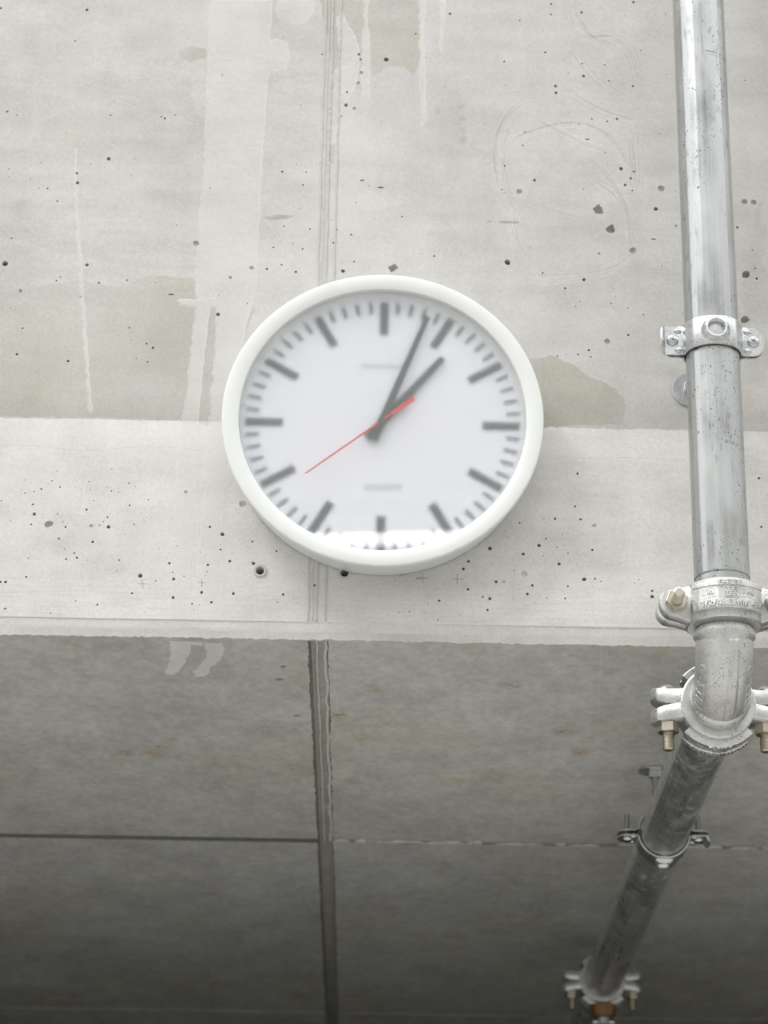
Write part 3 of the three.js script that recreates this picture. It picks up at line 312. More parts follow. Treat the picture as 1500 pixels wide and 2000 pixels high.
// ------------------------------------------------------------------ metals
function galvanized(w, h, seed, speck, scratchy) {           // u round the pipe, v along it, 3.3 pixels a millimetre; streaks, specks and rubbed marks
  const c = new Uint8Array(w * h * 4), k = new Uint8Array(w * h * 4), r = rng(seed);
  const line = Array.from({ length: 16 }, () => [r() * 155, 0.25 + r() * 0.5, r()]);
  for (let j = 0; j < h; j++) for (let i = 0; i < w; i++) {
    const X = i / 3.3, Z = j / 3.3, o = (j * w + i) * 4;
    const streak = 0.6 * vn(X * 0.16 + seed, Z * 0.008) + 0.4 * vn(X * 0.6 + seed, Z * 0.016), cloud = fbm(X * 0.05 + seed, Z * 0.03, 4), fine = vn(X * 1.6, Z * 0.8), swirl = fbm(X * 0.12 + Z * 0.07, Z * 0.12 - X * 0.05 + seed, 4);
    let l = 0.62 * (1 + (streak - 0.5) * 0.16 + (cloud - 0.5) * 0.24 + (fine - 0.5) * 0.07 + (NT[(i * 71 + j * 997) & 65535] - 0.5) * 0.06);
    const zone = fbm(X * 0.03 + 5, Z * 0.018 + seed, 3), spot = sstep(0.85, 0.92, vn(X * 0.85 + 3, Z * 0.6 + seed * 3)) * sstep(0.50, 0.62, zone) * speck, smear = sstep(0.68, 0.9, vn(X * 0.5 + 40, Z * 0.09)) * sstep(0.52, 0.66, fbm(X * 0.04 + 60, Z * 0.012 + seed, 3)) * (0.3 + 0.7 * vn(X * 2, Z * 0.9)) * speck;
    let seam = 0; for (const [x, wd, s] of line) { const d = Math.abs(X - x - (vn(Z * 0.01, s * 50) - 0.5) * 1.5); if (d < wd) seam = Math.max(seam, (1 - d / wd) * sstep(0.4, 0.75, vn(Z * 0.05, s * 90))); }
    const ring = !scratchy && X > 79 && X < 112 ? Math.max(sstep(0.9, 0.3, Math.abs(Z - 565 + (X - 79) * 0.03)), 0.6 * sstep(0.7, 0.2, Math.abs(Z - 561.5))) * sstep(0.25, 0.6, vn(X * 0.35, Z * 0.2 + 7)) : 0;
    const print = !scratchy && X > 81 && X < 116 ? (Math.abs(Z - 151 + (X - 81) * 0.02) < 1.9 ? sstep(0.5, 0.7, vn(X * 1.25, Math.floor(Z * 0.9) + 0.5)) * 0.45 : Math.abs(Z - 160) < 0.7 ? sstep(0.55, 0.7, vn(X * 0.8, 77)) * 0.4 : 0) : 0;
    const rub = scratchy ? sstep(0.5, 0.72, swirl) * (0.5 + 0.5 * vn(X * 0.9 + Z * 0.5, Z * 0.25)) : 0;
    l *= (1 - 0.62 * spot) * (1 - 0.22 * seam) * (1 + 0.30 * rub) * (1 - 0.4 * smear) * (1 - 0.6 * ring) * (1 - print);
    c[o] = s8(l * 0.985); c[o + 1] = s8(l); c[o + 2] = s8(l * 1.005); c[o + 3] = 255;
    const q = clamp(0.34 + (cloud - 0.5) * 0.35 + (streak - 0.5) * 0.2 + spot * 0.3 + rub * 0.12); k[o] = k[o + 1] = k[o + 2] = q * 255; k[o + 3] = 255;
  }
  return [byteTex(c, w, h, true), byteTex(k, w, h)];
}
const metal = ([map, roughnessMap], o = {}) => new THREE.MeshStandardMaterial({ map, roughnessMap, metalness: 0.9, roughness: 1, ...o });
const galvA = metal(galvanized(512, 2048, 3, 0.9, false), { color: 0xe4e6e6 }), galvB = metal(galvanized(512, 2048, 12, 0.07, true), { metalness: 0.82 });
function castTex() {
  const w = 512, c = new Uint8Array(w * w * 4), b = new Uint8Array(w * w * 4);
  for (let j = 0; j < w; j++) for (let i = 0; i < w; i++) {
    const x = i / w, y = j / w, o = (j * w + i) * 4, big = fbm(x * 7, y * 7, 4), fine = fbm(x * 60, y * 60, 3), sp = sstep(0.76, 0.84, vn(x * 130, y * 130)) * sstep(0.45, 0.6, fbm(x * 12 + 4, y * 12, 2));
    const l = 0.68 * (1 + (big - 0.5) * 0.4 + (fine - 0.5) * 0.2) * (1 - 0.5 * sp);
    c[o] = s8(l * 0.99); c[o + 1] = s8(l); c[o + 2] = s8(l * 0.995); c[o + 3] = 255; b[o] = b[o + 1] = b[o + 2] = clamp(0.5 + (fine - 0.5) * 0.6 + (big - 0.5) * 0.3) * 255; b[o + 3] = 255;
  }
  return [byteTex(c, w, w, true), byteTex(b, w, w)];
}
const castT = castTex();
const cast = new THREE.MeshStandardMaterial({ map: castT[0], bumpMap: castT[1], bumpScale: 0.0004, metalness: 0.8, roughness: 0.46 });
const castFine = new THREE.MeshStandardMaterial({ map: castT[0], bumpMap: castT[1], bumpScale: 0.00022, metalness: 0.85, roughness: 0.42 });
const zinc = new THREE.MeshStandardMaterial({ map: castT[0], metalness: 0.92, roughness: 0.33, color: 0xf6f8fa });
const screwMat = new THREE.MeshStandardMaterial({ color: 0xcfd3d4, metalness: 1, roughness: 0.22 });
const yellowZinc = new THREE.MeshStandardMaterial({ color: new THREE.Color().setRGB(0.62, 0.585, 0.49), metalness: 0.95, roughness: 0.3 });
const brass = new THREE.MeshStandardMaterial({ color: new THREE.Color().setRGB(0.20, 0.11, 0.045), metalness: 0.5, roughness: 0.45 });
function boxUV(g, s = 0.1) {                             // metre-scaled box mapping for cast pieces
  g = plain(g); const p = g.attributes.position, n = g.attributes.normal, t = g.attributes.uv;
  for (let i = 0; i < p.count; i++) { const x = Math.abs(n.getX(i)), y = Math.abs(n.getY(i)), z = Math.abs(n.getZ(i)); if (z >= x && z >= y) t.setXY(i, p.getX(i) / s, p.getY(i) / s); else if (x >= y) t.setXY(i, p.getZ(i) / s + 0.3, p.getY(i) / s); else t.setXY(i, p.getX(i) / s, p.getZ(i) / s + 0.6); }
  return g;
}
const font = await new FontLoader().loadAsync('fonts/droid/droid_sans_bold.typeface.json');
const textG = (s, size, depth) => { const g = new TextGeometry(s, { font, size, depth, curveSegments: 3, bevelEnabled: false }); g.computeBoundingBox(); const b = g.boundingBox; g.translate(-(b.min.x + b.max.x) / 2, -(b.min.y + b.max.y) / 2, 0); return plain(g); };
function bend(g, map) { const p = g.attributes.position, v = V(0, 0, 0); for (let i = 0; i < p.count; i++) { v.fromBufferAttribute(p, i); const q = map(v.x, v.y, v.z); p.setXYZ(i, q.x, q.y, q.z); } g.computeVertexNormals(); return g; }

// ------------------------------------------------------------------ wall clock
const CX = 0.008, CY = 2.598, ZD = 0.030;
{
  const clock = thing('wall_clock', 'round silver-rimmed wall clock with white dial behind hazy film-covered glass', 'clock', [CX, CY, 0]);
  const silver = new THREE.MeshPhysicalMaterial({ color: new THREE.Color().setRGB(0.79, 0.815, 0.81), metalness: 0.12, roughness: 0.42, clearcoat: 0.15, clearcoatRoughness: 0.3 });
  mesh('case', latheZ([[0.139, 0.0008], [0.1415, 0.001], [0.1425, 0.004], [0.1491, 0.0402], [0.1494, 0.0412]], 180, 0.6), silver, clock);
  mesh('bezel', latheZ([[0.1480, 0.0412], [0.1497, 0.0414], [0.1504, 0.0420], [0.1506, 0.0430], [0.1506, 0.0444], [0.1504, 0.0453], [0.1498, 0.0460], [0.1490, 0.0463], [0.1487, 0.0463], [0.1358, 0.0456], [0.1353, 0.0455], [0.1347, 0.0452], [0.1343, 0.0446], [0.1341, 0.0436], [0.1340, 0.0410]], 180, 0.7), silver, clock);
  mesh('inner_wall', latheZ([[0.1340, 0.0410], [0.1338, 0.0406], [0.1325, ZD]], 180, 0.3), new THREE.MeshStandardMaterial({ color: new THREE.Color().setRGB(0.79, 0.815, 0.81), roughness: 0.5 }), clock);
  mesh('back_cover', latheZ([[0.0001, 0.0035], [0.139, 0.0035], [0.139, 0.0008], [0.0001, 0.0008]], 64, 0.3), new THREE.MeshStandardMaterial({ color: 0x303030, roughness: 0.7 }), clock);
  const white = new THREE.MeshStandardMaterial({ color: new THREE.Color().setRGB(0.89, 0.915, 1.0), roughness: 0.7 });
  const ink = new THREE.MeshStandardMaterial({ color: new THREE.Color().setRGB(0.045, 0.07, 0.07), roughness: 0.6 });
  const faintInk = new THREE.MeshStandardMaterial({ color: new THREE.Color().setRGB(0.42, 0.43, 0.45), roughness: 0.6 });
  const dial = mesh('dial', latheZ([[0.0001, ZD], [0.1335, ZD], [0.1335, ZD - 0.0015], [0.0001, ZD - 0.0015]], 96, 0.3), white, clock);
  const bar = (len, wd) => new THREE.BoxGeometry(wd, len, 0.0003);
  const big = bar(0.0355, 0.0084), small = bar(0.0125, 0.0036);
  for (let k = 0; k < 60; k++) { const h = k % 5 === 0, a = k / 60 * Math.PI * 2, m = mesh(h ? 'hour_mark' : 'minute_mark', h ? big : small, ink, dial), r = 0.1292 - (h ? 0.0355 : 0.0125) / 2; m.position.set(Math.sin(a) * r, Math.cos(a) * r, ZD + 0.00016); m.rotation.z = -a; }
  const brand = mesh('dial_lettering', textG('technoline', 0.0058, 0.0002), faintInk, dial); brand.position.set(-0.001, 0.0615, ZD);
  const word = mesh('dial_lettering', textG('QUARTZ', 0.0066, 0.0002), faintInk, dial); word.position.set(0.001, -0.0655, ZD);
  const taper = (tip, tail, w0, w1, t) => new THREE.ExtrudeGeometry(new THREE.Shape([[-w0 / 2, -tail], [w0 / 2, -tail], [w1 / 2, tip], [-w1 / 2, tip]].map((p) => new THREE.Vector2(...p))), { depth: t, bevelEnabled: true, bevelSize: 0.0002, bevelThickness: 0.0002, bevelSegments: 1 });
  const hand = (name, g, mat, deg, z) => { const m = mesh(name, g, mat, clock); m.position.set(-0.001, -0.0005, z); m.rotation.z = -deg * Math.PI / 180; return m; };
  const red = new THREE.MeshStandardMaterial({ color: new THREE.Color().setRGB(0.72, 0.03, 0.025), roughness: 0.5 });
  hand('hour_hand', taper(0.0895, 0.0205, 0.0086, 0.0058, 0.0005), ink, 39.5, ZD + 0.0035);
  hand('minute_hand', taper(0.1195, 0.0205, 0.0076, 0.0046, 0.0005), ink, 20.7, ZD + 0.0052);
  hand('second_hand', merge(taper(0.0895, 0.01, 0.0014, 0.0009, 0.0004), taper(-0.012, 0.0385, 0.0042, 0.0030, 0.0004)), red, 231.5, ZD + 0.0078);
  mesh('hand_cap', latheZ([[0.0001, 0.0086], [0.0036, 0.0084], [0.0042, 0.0078], [0.0042, 0.0]], 32, 0.5), ink, clock).position.set(-0.001, -0.0005, ZD);
  // glass under a hazy protective film: the film is shiny outside and scatters what passes
  const glassM = (o) => new THREE.MeshPhysicalMaterial({ color: 0xffffff, transmission: 1, thickness: 0.0016, ior: 1.22, roughness: 0, metalness: 0, ...o });
  const g = new THREE.CylinderGeometry(0.1339, 0.1339, 0.0016, 128); g.rotateX(Math.PI / 2);
  mesh('glass', g, [glassM({}), glassM({ roughness: 0.85, transmission: 0.90, clearcoat: 1, clearcoatRoughness: 0.006 }), glassM({})], clock).position.z = 0.0404;
}

// ------------------------------------------------------------------ plastic anchor sleeves in the wall
ANCHORS.forEach(([x, y], i) => {
  const a = thing('anchor_sleeve', i ? 'grey round anchor sleeve in the wall half hidden by the clock rim' : 'grey round anchor sleeve set in the wall left below the clock', 'anchor', [x, y, 0], 'anchor sleeves below the clock');
  const grey = new THREE.MeshStandardMaterial({ color: new THREE.Color().setRGB(0.55, 0.56, 0.57), roughness: 0.55 });
  mesh('sleeve', latheZ([[0.0063, -0.028], [0.0063, -0.001], [0.0063, 0.0010], [0.0059, 0.0015], [0.0042, 0.0013], [0.0037, 0.0004], [0.0035, -0.028], [0.0001, -0.0285]], 40, 0.6), grey, a);
});

// ------------------------------------------------------------------ pipes
const PX = 0.3107, PZ = 0.10, PY = 2.3215, PR = 0.0247, CE = 0.070, CO = 0.0012;
const pipe = (pts) => { const g = new THREE.LatheGeometry(pts.map(([r, y]) => new THREE.Vector2(r, y)), 72); const c = toCreasedNormals(plain(g), 0.5), p = c.attributes.position, t = c.attributes.uv; for (let i = 0; i < p.count; i++) t.setY(i, p.getY(i) / 0.62); return c.rotateY(Math.PI); };
{
  const a = thing('steel_pipe', 'upright galvanized steel pipe running up the pale wall', 'pipe', [PX, PY + CE, PZ]);
  mesh('tube', pipe([[0.0225, -0.0005], [0.0238, 0], [0.0238, 0.0262], [0.0236, 0.0266], [0.0245, 0.0270], [PR, 0.0276], [PR, 3.0]]), galvA, a);
  const b = thing('steel_pipe', 'galvanized steel pipe running back under the dark soffit', 'pipe', [PX, PY, PZ - CE]);
  const m = mesh('tube', pipe([[0.0225, -0.0005], [0.0238, 0], [0.0238, 0.0262], [0.0236, 0.0266], [0.0245, 0.0270], [PR, 0.0276], [PR, 1.084], [0.0214, 1.0846], [0.0214, 1.1118], [0.020, 1.112]]), galvB, b); m.rotation.x = -Math.PI / 2;
  const c = thing('steel_pipe', 'last length of galvanized pipe beyond the farthest coupling', 'pipe', [PX, PY, PZ - CE - 1.1125]);
  mesh('tube', pipe([[0.020, 0], [0.0214, 0.0002], [0.0214, 0.0272], [PR, 0.0278], [PR, 2.2]]), galvB, c).rotation.x = -Math.PI / 2;
}
{ // elbow: s runs along the bend, th round it (0 = outer side, negative = left)
  const e = thing('pipe_elbow', 'cast galvanized elbow joining the upright pipe to the soffit pipe', 'pipe elbow', [PX, PY, PZ]);
  const Rb = 0.049, st = CE - Rb, arc = Rb * Math.PI / 2, L = st * 2 + arc;
  const frame = (s) => {                                     // centre, outward direction (in the y-z plane)
    if (s < st) return [V(0, CE - s, 0), V(0, 0, 1)];
    if (s < st + arc) { const a = (s - st) / Rb; return [V(0, Rb - Math.sin(a) * Rb, -Rb + Math.cos(a) * Rb), V(0, -Math.sin(a), Math.cos(a))]; }
    return [V(0, 0, -Rb - (s - st - arc)), V(0, -1, 0)];
  };
  const bead = (d) => { const q = (d - 0.0262) / 0.0046; return Math.abs(q) < 1 ? 0.0024 * Math.pow(1 - q * q, 0.7) : 0; };
  const rad = (s, th) => {
    const d = Math.min(s, L - s); let r = d < 0.0212 ? 0.0238 : 0.0252 + bead(d);
    if (d > 0.032) r += 0.0007 * Math.exp(-Math.pow((th - 0.33) / 0.055, 2)) + 0.0006 * (sstep(-0.02, 0.02, th - 0.02) * sstep(0.36, 0.32, th)) + 0.0007 * sstep(0.066, 0.067, s) * sstep(0.092, 0.091, s) * sstep(0.02, 0.04, th) * sstep(0.27, 0.25, th);
    return r;
  };
  const at = (s, th, h) => { const [c, o] = frame(s), r = rad(s, th) + h; return V(c.x + Math.sin(th) * r, c.y + o.y * Math.cos(th) * r, c.z + o.z * Math.cos(th) * r); };
  const NS = 150, NTH = 144, pos = [], uv = [], idx = [];
  for (let i = 0; i <= NS; i++) for (let j = 0; j <= NTH; j++) { const s = i / NS * L, th = (j / NTH * 2 - 1) * Math.PI, p = at(s, th, 0); pos.push(p.x, p.y, p.z); uv.push(th * 0.025 / 0.1, s / 0.1); }
  for (let i = 0; i < NS; i++) for (let j = 0; j < NTH; j++) { const a = i * (NTH + 1) + j, b = a + NTH + 1; idx.push(a, b, a + 1, a + 1, b, b + 1); }
  const g = new THREE.BufferGeometry(); g.setAttribute('position', new THREE.Float32BufferAttribute(pos, 3)); g.setAttribute('uv', new THREE.Float32BufferAttribute(uv, 2)); g.setIndex(idx); g.computeVertexNormals();
  mesh('body', g, cast, e);
  for (const sg of [-1, 1]) mesh('raised_lettering', bend(textG('G-FIRE', 0.0095, 0.0009), (x, y, z) => at(0.069 + x, sg * (1.03 - y / 0.0252 * 1), z - 0.0002)), cast, e);
}
const hexNut = (af, h) => { const R = af / Math.sqrt(3), sh = new THREE.Shape(); for (let i = 0; i < 6; i++) { const a = i / 6 * 6.28319 + 0.5236; sh[i ? 'lineTo' : 'moveTo'](Math.cos(a) * (R - 0.0006), Math.sin(a) * (R - 0.0006)); } sh.closePath(); return new THREE.ExtrudeGeometry(sh, { depth: h - 0.0014, bevelEnabled: true, bevelSize: 0.0006, bevelThickness: 0.0007, bevelSegments: 2 }).translate(0, 0, 0.0007); };
function stud(r, z0, z1, pitch = 0.00125) { const pts = [[0.0001, z0]]; for (let z = z0; z < z1 - 0.001; z += pitch) pts.push([r, z], [r, z + pitch * 0.3], [r * 0.87, z + pitch * 0.62], [r * 0.87, z + pitch * 0.75]); pts.push([r * 0.85, z1 - 0.0004], [r * 0.7, z1], [0.0001, z1]); return latheZ(pts, 20, 0.4); }
// grooved pipe coupling: axis along y, front half towards +z
const C_BASE = [[0.0243, -0.0182], [0.0318, -0.0182], [0.0334, -0.0170], [0.0338, -0.0154], [0.0338, 0.0154], [0.0334, 0.0170], [0.0318, 0.0182], [0.0243, 0.0182]];
const C_BLOCK = [[0.030, -0.0128], [0.0390, -0.0128], [0.0402, -0.0118], [0.0404, -0.0050], [0.0394, -0.0042], [0.0394, 0.0072], [0.0404, 0.0080], [0.0402, 0.0122], [0.0390, 0.0132], [0.030, 0.0132]];
function earShape(s) {
  const sh = new THREE.Shape(); const X = (x) => x * s;
  sh.moveTo(X(0.0255), -0.0178); sh.bezierCurveTo(X(0.033), -0.0175, X(0.037), -0.0142, X(0.0445), -0.0130); sh.bezierCurveTo(X(0.0545), -0.0122, X(0.0585), -0.006, X(0.0585), 0);
  sh.bezierCurveTo(X(0.0585), 0.006, X(0.0545), 0.0122, X(0.0445), 0.0130); sh.bezierCurveTo(X(0.037), 0.0142, X(0.033), 0.0175, X(0.0255), 0.0178); sh.lineTo(X(0.0255), -0.0178); return sh;
}
function couplingHalf(front) {
  const w = 1.1, parts = [lathe(C_BASE, 48, -Math.PI / 2, Math.PI, 0.5), lathe(C_BLOCK, 40, -0.86, 1.72, 0.5)];
  for (const e of [-0.86, 0.86]) { const sh = new THREE.Shape(C_BLOCK.map((p) => new THREE.Vector2(...p))), c = new THREE.ShapeGeometry(sh); c.rotateY(-Math.PI / 2 + e); parts.push(c); }
  for (const s of [-1, 1]) {
    const g = new THREE.ExtrudeGeometry(earShape(s), { depth: 0.0085, bevelEnabled: true, bevelSize: 0.0022, bevelThickness: 0.0022, bevelSegments: 4, bevelOffset: -0.0022, curveSegments: 14 }); g.translate(0, 0, 0.0030);
    { const p = g.attributes.position; for (let i = 0; i < p.count; i++) { const t = clamp((Math.abs(p.getX(i)) - 0.030) / 0.028); p.setZ(i, p.getZ(i) + 0.0032 * t * t - (p.getZ(i) > 0.008 ? 0 : 0.0022 * (1 - t))); } }
    parts.push(toCreasedNormals(plain(g), 0.7));
  }
  const g = boxUV(merge(parts)); if (!front) g.rotateY(Math.PI); return g;
}
const halfF = couplingHalf(true), halfB = couplingHalf(false);
const onBlock = (R, y0, a0) => (x, y, z) => { const a = a0 + x / R; return V(Math.sin(a) * (R + z), y + y0, Math.cos(a) * (R + z)); };
const letters = merge(
  bend(textG('G-FIRE', 0.0048, 0.0016), onBlock(0.0399, 0.0101, 0.02)), bend(textG('1 1/2', 0.0032, 0.0014), onBlock(0.0392, 0.0046, 0.05)), bend(textG('TEN', 0.0046, 0.0014), onBlock(0.0393, -0.0003, 0.05)),
  bend(textG('1 1/2/48.3MM  5M', 0.0054, 0.0016), onBlock(0.0399, -0.0084, 0)), bend(textG('UL', 0.0035, 0.001), onBlock(0.0393, 0.0020, -0.43)), bend(textG('FM', 0.0032, 0.001), onBlock(0.0393, 0.0020, 0.52)),
  ...[[0.0125, 0.0006, 0.05, 0.0024], [0.0125, 0.0006, 0.05, -0.0032]].map(([w, h, a, y]) => bend(plain(new THREE.BoxGeometry(w, h, 0.0016, 12, 1, 1)), onBlock(0.0393, y, a))),
  ...[-0.105, 0.205].map((a) => bend(plain(new THREE.BoxGeometry(0.0006, 0.0066, 0.0016)), onBlock(0.0393, -0.0003, a))),
  ...[-0.43, 0.52].map((a) => bend(plain(new THREE.TorusGeometry(0.0041, 0.0004, 5, 28)), onBlock(0.0393, 0.0020, a))));
boxUV(letters);
const nutG = hexNut(0.0172, 0.0092), studG = stud(0.0051, -0.004, 0.0400), boltHead = latheZ([[0.0001, -0.0205], [0.006, -0.0198], [0.0095, -0.0165], [0.0102, -0.0135], [0.0102, -0.0115]], 28, 0.6), shankG = new THREE.CylinderGeometry(0.0054, 0.0054, 0.018, 20).rotateX(Math.PI / 2).translate(0, 0, -0.004);
function coupling(label, pos, rotX, withText = true, scale = 1) {
  const c = thing('pipe_coupling', label, 'coupling', pos, 'grooved couplings on the pipe run'); c.rotation.x = rotX; c.scale.set(scale, 1, scale);
  const f = mesh('housing_half', halfF, castFine, c); mesh('housing_half', halfB, castFine, c);
  if (withText) mesh('raised_lettering', letters, castFine, f);
  mesh('gasket', lathe([[0.0240, -0.017], [0.0300, -0.017], [0.0300, 0.017], [0.0240, 0.017]], 40), new THREE.MeshStandardMaterial({ color: 0x151515, roughness: 0.7 }), c);
  for (const s of [-1, 1]) {
    const b = mesh('bolt', boxUV(merge(studG.clone(), boltHead.clone(), shankG.clone())), yellowZinc, c); b.position.set(s * 0.0435, 0, 0);
    const n = mesh('nut', nutG, yellowZinc, b); n.position.z = 0.0146; n.rotation.z = s * 0.35;
  }
  return c;
}
coupling('cast two-bolt coupling above the elbow against the pale wall', [PX, PY + CE - CO, PZ], 0);
coupling('cast two-bolt coupling below the elbow with bolts hanging down', [PX, PY, PZ - CE + CO], Math.PI / 2);
coupling('small blurred two-bolt coupling farthest along the soffit pipe', [PX, PY, PZ - CE - 1.112], Math.PI / 2, false, 0.9);

// ------------------------------------------------------------------ pipe clamps
const CR = 0.0262, CT = 0.0016, CW = 0.0146;
function band() {                                        // half ring with short flanges, axis along y, towards +z
  const o = [], i = [], a0 = Math.asin(0.0035 / CR);
  for (let k = 0; k <= 40; k++) { const a = mix(Math.PI - a0, a0, k / 40); i.push([Math.cos(a) * CR, Math.sin(a) * CR]); o.push([Math.cos(a) * (CR + CT), Math.sin(a) * (CR + CT)]); }
  const sh = new THREE.Shape([[-0.032, 0.0018], ...i, [0.032, 0.0018], [0.032, 0.0036], ...o.reverse(), [-0.032, 0.0036]].map((p) => new THREE.Vector2(...p)));
  const g = new THREE.ExtrudeGeometry(sh, { depth: CW * 2 - 0.0008, bevelEnabled: true, bevelSize: 0.0003, bevelThickness: 0.0004, bevelSegments: 2 }); g.translate(0, 0, -CW + 0.0004); g.rotateX(Math.PI / 2); g.scale(1, 1, -1);
  const ix = g.index; const q = plain(g); const p = q.attributes.position; for (let k = 0; k < p.count; k += 3) for (let c = 0; c < 3; c++) { const v = p.array[k * 3 + c]; p.array[k * 3 + c] = p.array[(k + 1) * 3 + c]; p.array[(k + 1) * 3 + c] = v; } q.computeVertexNormals(); return toCreasedNormals(q, 0.5);
}
function ear(s, round, z) {
  const sh = new THREE.Shape(), h = CW, x1 = 0.0478, X = (x) => x * s;
  sh.moveTo(X(0.0295), -h); if (round) { sh.lineTo(X(0.037), -h); sh.bezierCurveTo(X(0.045), -h, X(x1), -0.007, X(x1), 0); sh.bezierCurveTo(X(x1), 0.007, X(0.045), h, X(0.037), h); } else { sh.lineTo(X(0.0445), -h); sh.lineTo(X(0.0445), h); }
  sh.lineTo(X(0.0295), h); sh.closePath();
  return plain(new THREE.ExtrudeGeometry(sh, { depth: 0.0012, bevelEnabled: true, bevelSize: 0.0003, bevelThickness: 0.0003, bevelSegments: 1, bevelOffset: -0.0003, curveSegments: 10 }).translate(0, 0, z));
}
function lip() {                                         // upturned rounded end of the left ear
  const sh = new THREE.Shape(); sh.moveTo(-CW, 0); sh.lineTo(CW, 0); sh.bezierCurveTo(CW, 0.006, 0.008, 0.0085, 0, 0.0085); sh.bezierCurveTo(-0.008, 0.0085, -CW, 0.006, -CW, 0);
  const g = new THREE.ExtrudeGeometry(sh, { depth: 0.0014, bevelEnabled: true, bevelSize: 0.0003, bevelThickness: 0.0003, bevelSegments: 1, bevelOffset: -0.0003 });
  return plain(g.applyMatrix4(new THREE.Matrix4().makeBasis(V(0, 1, 0), V(-0.42, 0, 0.907), V(0.907, 0, 0.42))).translate(-0.0452, 0, 0.0022));
}
const dimple = (x, y) => plain(new THREE.SphereGeometry(0.0036, 16, 10).scale(1.1, 0.9, 0.8).translate(x, y, 0.0028));
const frontHalf = boxUV(merge(band(), ear(-1, false, 0.0021), ear(1, true, 0.0021), lip(), dimple(-0.0318, 0.0098), dimple(-0.0318, -0.0098), dimple(0.0318, 0.0098), dimple(0.0318, -0.0098)));
const backHalf = boxUV(merge(band(), ear(-1, true, 0.0021), ear(1, true, 0.0021)).rotateY(Math.PI));
const boss = boxUV(latheZ([[0.0134, -0.0030], [0.0130, -0.0012], [0.0120, 0.0016], [0.0102, 0.0038], [0.0090, 0.0046], [0.0080, 0.0042], [0.0075, 0.0026], [0.0075, -0.003]], 48, 1.2).translate(0, 0, CR + CT));
let screwHead;
{ const ev = new Evaluator(); ev.attributes = ['position', 'normal']; ev.useGroups = false;
  let b = new Brush(new THREE.SphereGeometry(0.0058, 32, 20).scale(1, 1, 0.62)); b.updateMatrixWorld();
  for (const k of [0, 1]) { const c = new Brush(new THREE.BoxGeometry(0.0064, 0.0013, 0.004)); c.rotation.z = k * Math.PI / 2 + 0.4; c.position.z = 0.0042; c.updateMatrixWorld(); b = ev.evaluate(b, c, SUBTRACTION); }
  const lo = new Brush(new THREE.BoxGeometry(0.02, 0.02, 0.02)); lo.position.z = -0.01; lo.updateMatrixWorld(); b = ev.evaluate(b, lo, SUBTRACTION);
  screwHead = plain(b.geometry.clone()); }
function clamp_(label, pos, quat, tail, off) {
  const c = thing('pipe_clamp', label, 'clamp', pos, 'zinc pipe clamps'); c.quaternion.copy(quat);
  const f = mesh('clamp_half', frontHalf, zinc, c); mesh('threaded_boss', boss, zinc, f); mesh('clamp_half', backHalf, zinc, c);
  const em = mesh('raised_emblem', bend(plain(new THREE.TorusGeometry(0.0027, 0.0002, 5, 24)), (x, y, z) => V(Math.sin(-0.62 + x / CR) * (CR + CT + z), y - 0.002, Math.cos(-0.62 + x / CR) * (CR + CT + z))), zinc, f);
  for (const s of [-1, 1]) { const h = mesh('screw', merge(screwHead.clone(), stud(0.0028, -tail, 0.0005, 0.0009)), screwMat, c); h.position.set(s * 0.0372, 0, 0.0036); h.rotation.z = s * 0.6; }
  const len = tail > 0.02 ? YS - PY : PZ;                 // from the pipe axis to the concrete
  mesh('connecting_nut', hexNut(0.013, 0.014).translate(0, 0, -CR - CT - 0.0135), zinc, c).position.x = off;
  mesh('threaded_rod', stud(0.0040, -len - 0.004, -CR - CT, 0.00125), zinc, c).position.x = off;
  mesh('washer', latheZ([[0.0041, -len + 0.0002], [0.0171, -len + 0.0002], [0.0175, -len + 0.0006], [0.0175, -len + 0.0018], [0.0171, -len + 0.0022], [0.0041, -len + 0.0022]], 48, 0.5), zinc, c).position.x = off;
  mesh('lock_nut', hexNut(0.013, 0.0065).translate(0, 0, -len + 0.0022), zinc, c).position.x = off;
  return c;
}
clamp_('zinc two-screw pipe clamp holding the upright pipe to the wall', [PX, 2.6535, PZ], new THREE.Quaternion(), 0.012, -0.008);
clamp_('zinc two-screw pipe clamp hanging the pipe from the soffit', [PX, PY, -0.385], new THREE.Quaternion().setFromAxisAngle(V(1, 0, 0), Math.PI / 2).multiply(new THREE.Quaternion().setFromAxisAngle(V(0, 0, 1), Math.PI)), 0.026, 0.006);

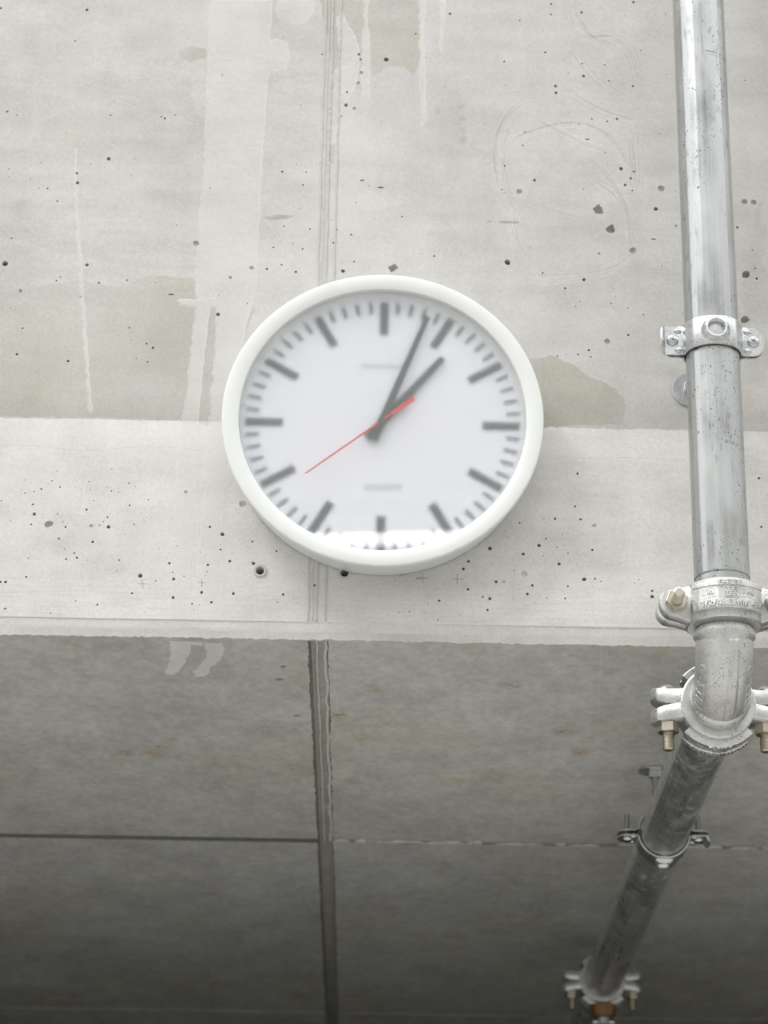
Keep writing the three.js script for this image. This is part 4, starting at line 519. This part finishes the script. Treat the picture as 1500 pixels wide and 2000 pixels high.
// ------------------------------------------------------------------ sprinkler head under the last coupling
{
  const s = thing('sprinkler_head', 'small brass and steel sprinkler head hanging below the farthest coupling', 'sprinkler', [PX, PY - 0.0385, PZ - CE - 1.112 + 0.012]);
  mesh('bushing', lathe([[0.0001, 0.006], [0.017, 0.006], [0.0172, -0.002], [0.0150, -0.009], [0.011, -0.0105], [0.0001, -0.0105]], 32), brass, s);
  mesh('body', lathe([[0.0001, -0.0105], [0.0085, -0.0105], [0.0085, -0.019], [0.006, -0.021], [0.0001, -0.021]], 24), screwMat, s);
  mesh('crossbar', new RoundedBoxGeometry(0.030, 0.006, 0.008, 3, 0.0025).translate(0, -0.0155, 0), screwMat, s);
  for (const k of [-1, 1]) mesh('frame_arm', new THREE.TubeGeometry(new THREE.QuadraticBezierCurve3(V(k * 0.0125, -0.016, 0), V(k * 0.017, -0.030, 0), V(k * 0.002, -0.043, 0)), 14, 0.0018, 8), screwMat, s);
  mesh('glass_bulb', new THREE.CapsuleGeometry(0.0022, 0.015, 4, 12).translate(0, -0.0305, 0), new THREE.MeshPhysicalMaterial({ color: 0xb01810, roughness: 0.1, clearcoat: 1 }), s);
  mesh('deflector', lathe([[0.0001, -0.043], [0.0125, -0.044], [0.0125, -0.0452], [0.0001, -0.0448]], 32), screwMat, s);
}

// ------------------------------------------------------------------ out of the frame, mirrored in the glass: a site lamp on a scaffold tube
{
  const rack = thing('scaffold_frame', 'scaffold tube frame standing behind the photographer', 'scaffold', [0, 0, 3.6]);
  const tubeM = new THREE.MeshStandardMaterial({ color: 0xa9adad, metalness: 0.7, roughness: 0.5 });
  for (const x of [-1.9, 1.9]) mesh('upright', new THREE.CylinderGeometry(0.024, 0.024, 4.2, 20).translate(x, 2.1, 0), tubeM, rack);
  mesh('crossbar', new THREE.CylinderGeometry(0.024, 0.024, 4.0, 20).rotateZ(Math.PI / 2).translate(0, 4.05, 0), tubeM, rack);
  const L = thing('site_lamp', 'long strip lamp hung from the scaffold crossbar', 'lamp', [0.02, 3.935, 3.55]);
  L.rotation.y = 0.10;
  mesh('housing', new RoundedBoxGeometry(1.5, 0.045, 0.05, 3, 0.01).translate(0, 0.012, 0.03), tubeM, L);
  const tube = mesh('lamp_tube', new THREE.BoxGeometry(1.46, 0.030, 0.012), new THREE.MeshStandardMaterial({ color: 0xffffff, emissive: 0xffffff, emissiveIntensity: 10 }), L); tube.position.z = -0.001;
  for (const x of [-0.6, 0.6]) mesh('hanger', new THREE.CylinderGeometry(0.003, 0.003, 0.10, 8).translate(x, 0.075, 0.03), tubeM, L);
  const rl = new THREE.RectAreaLight(0xffffff, 6, 1.46, 0.030); rl.position.set(0, 0, -0.012); L.add(rl);   // shines towards the wall (-z)
}

renderer.render(scene, camera);
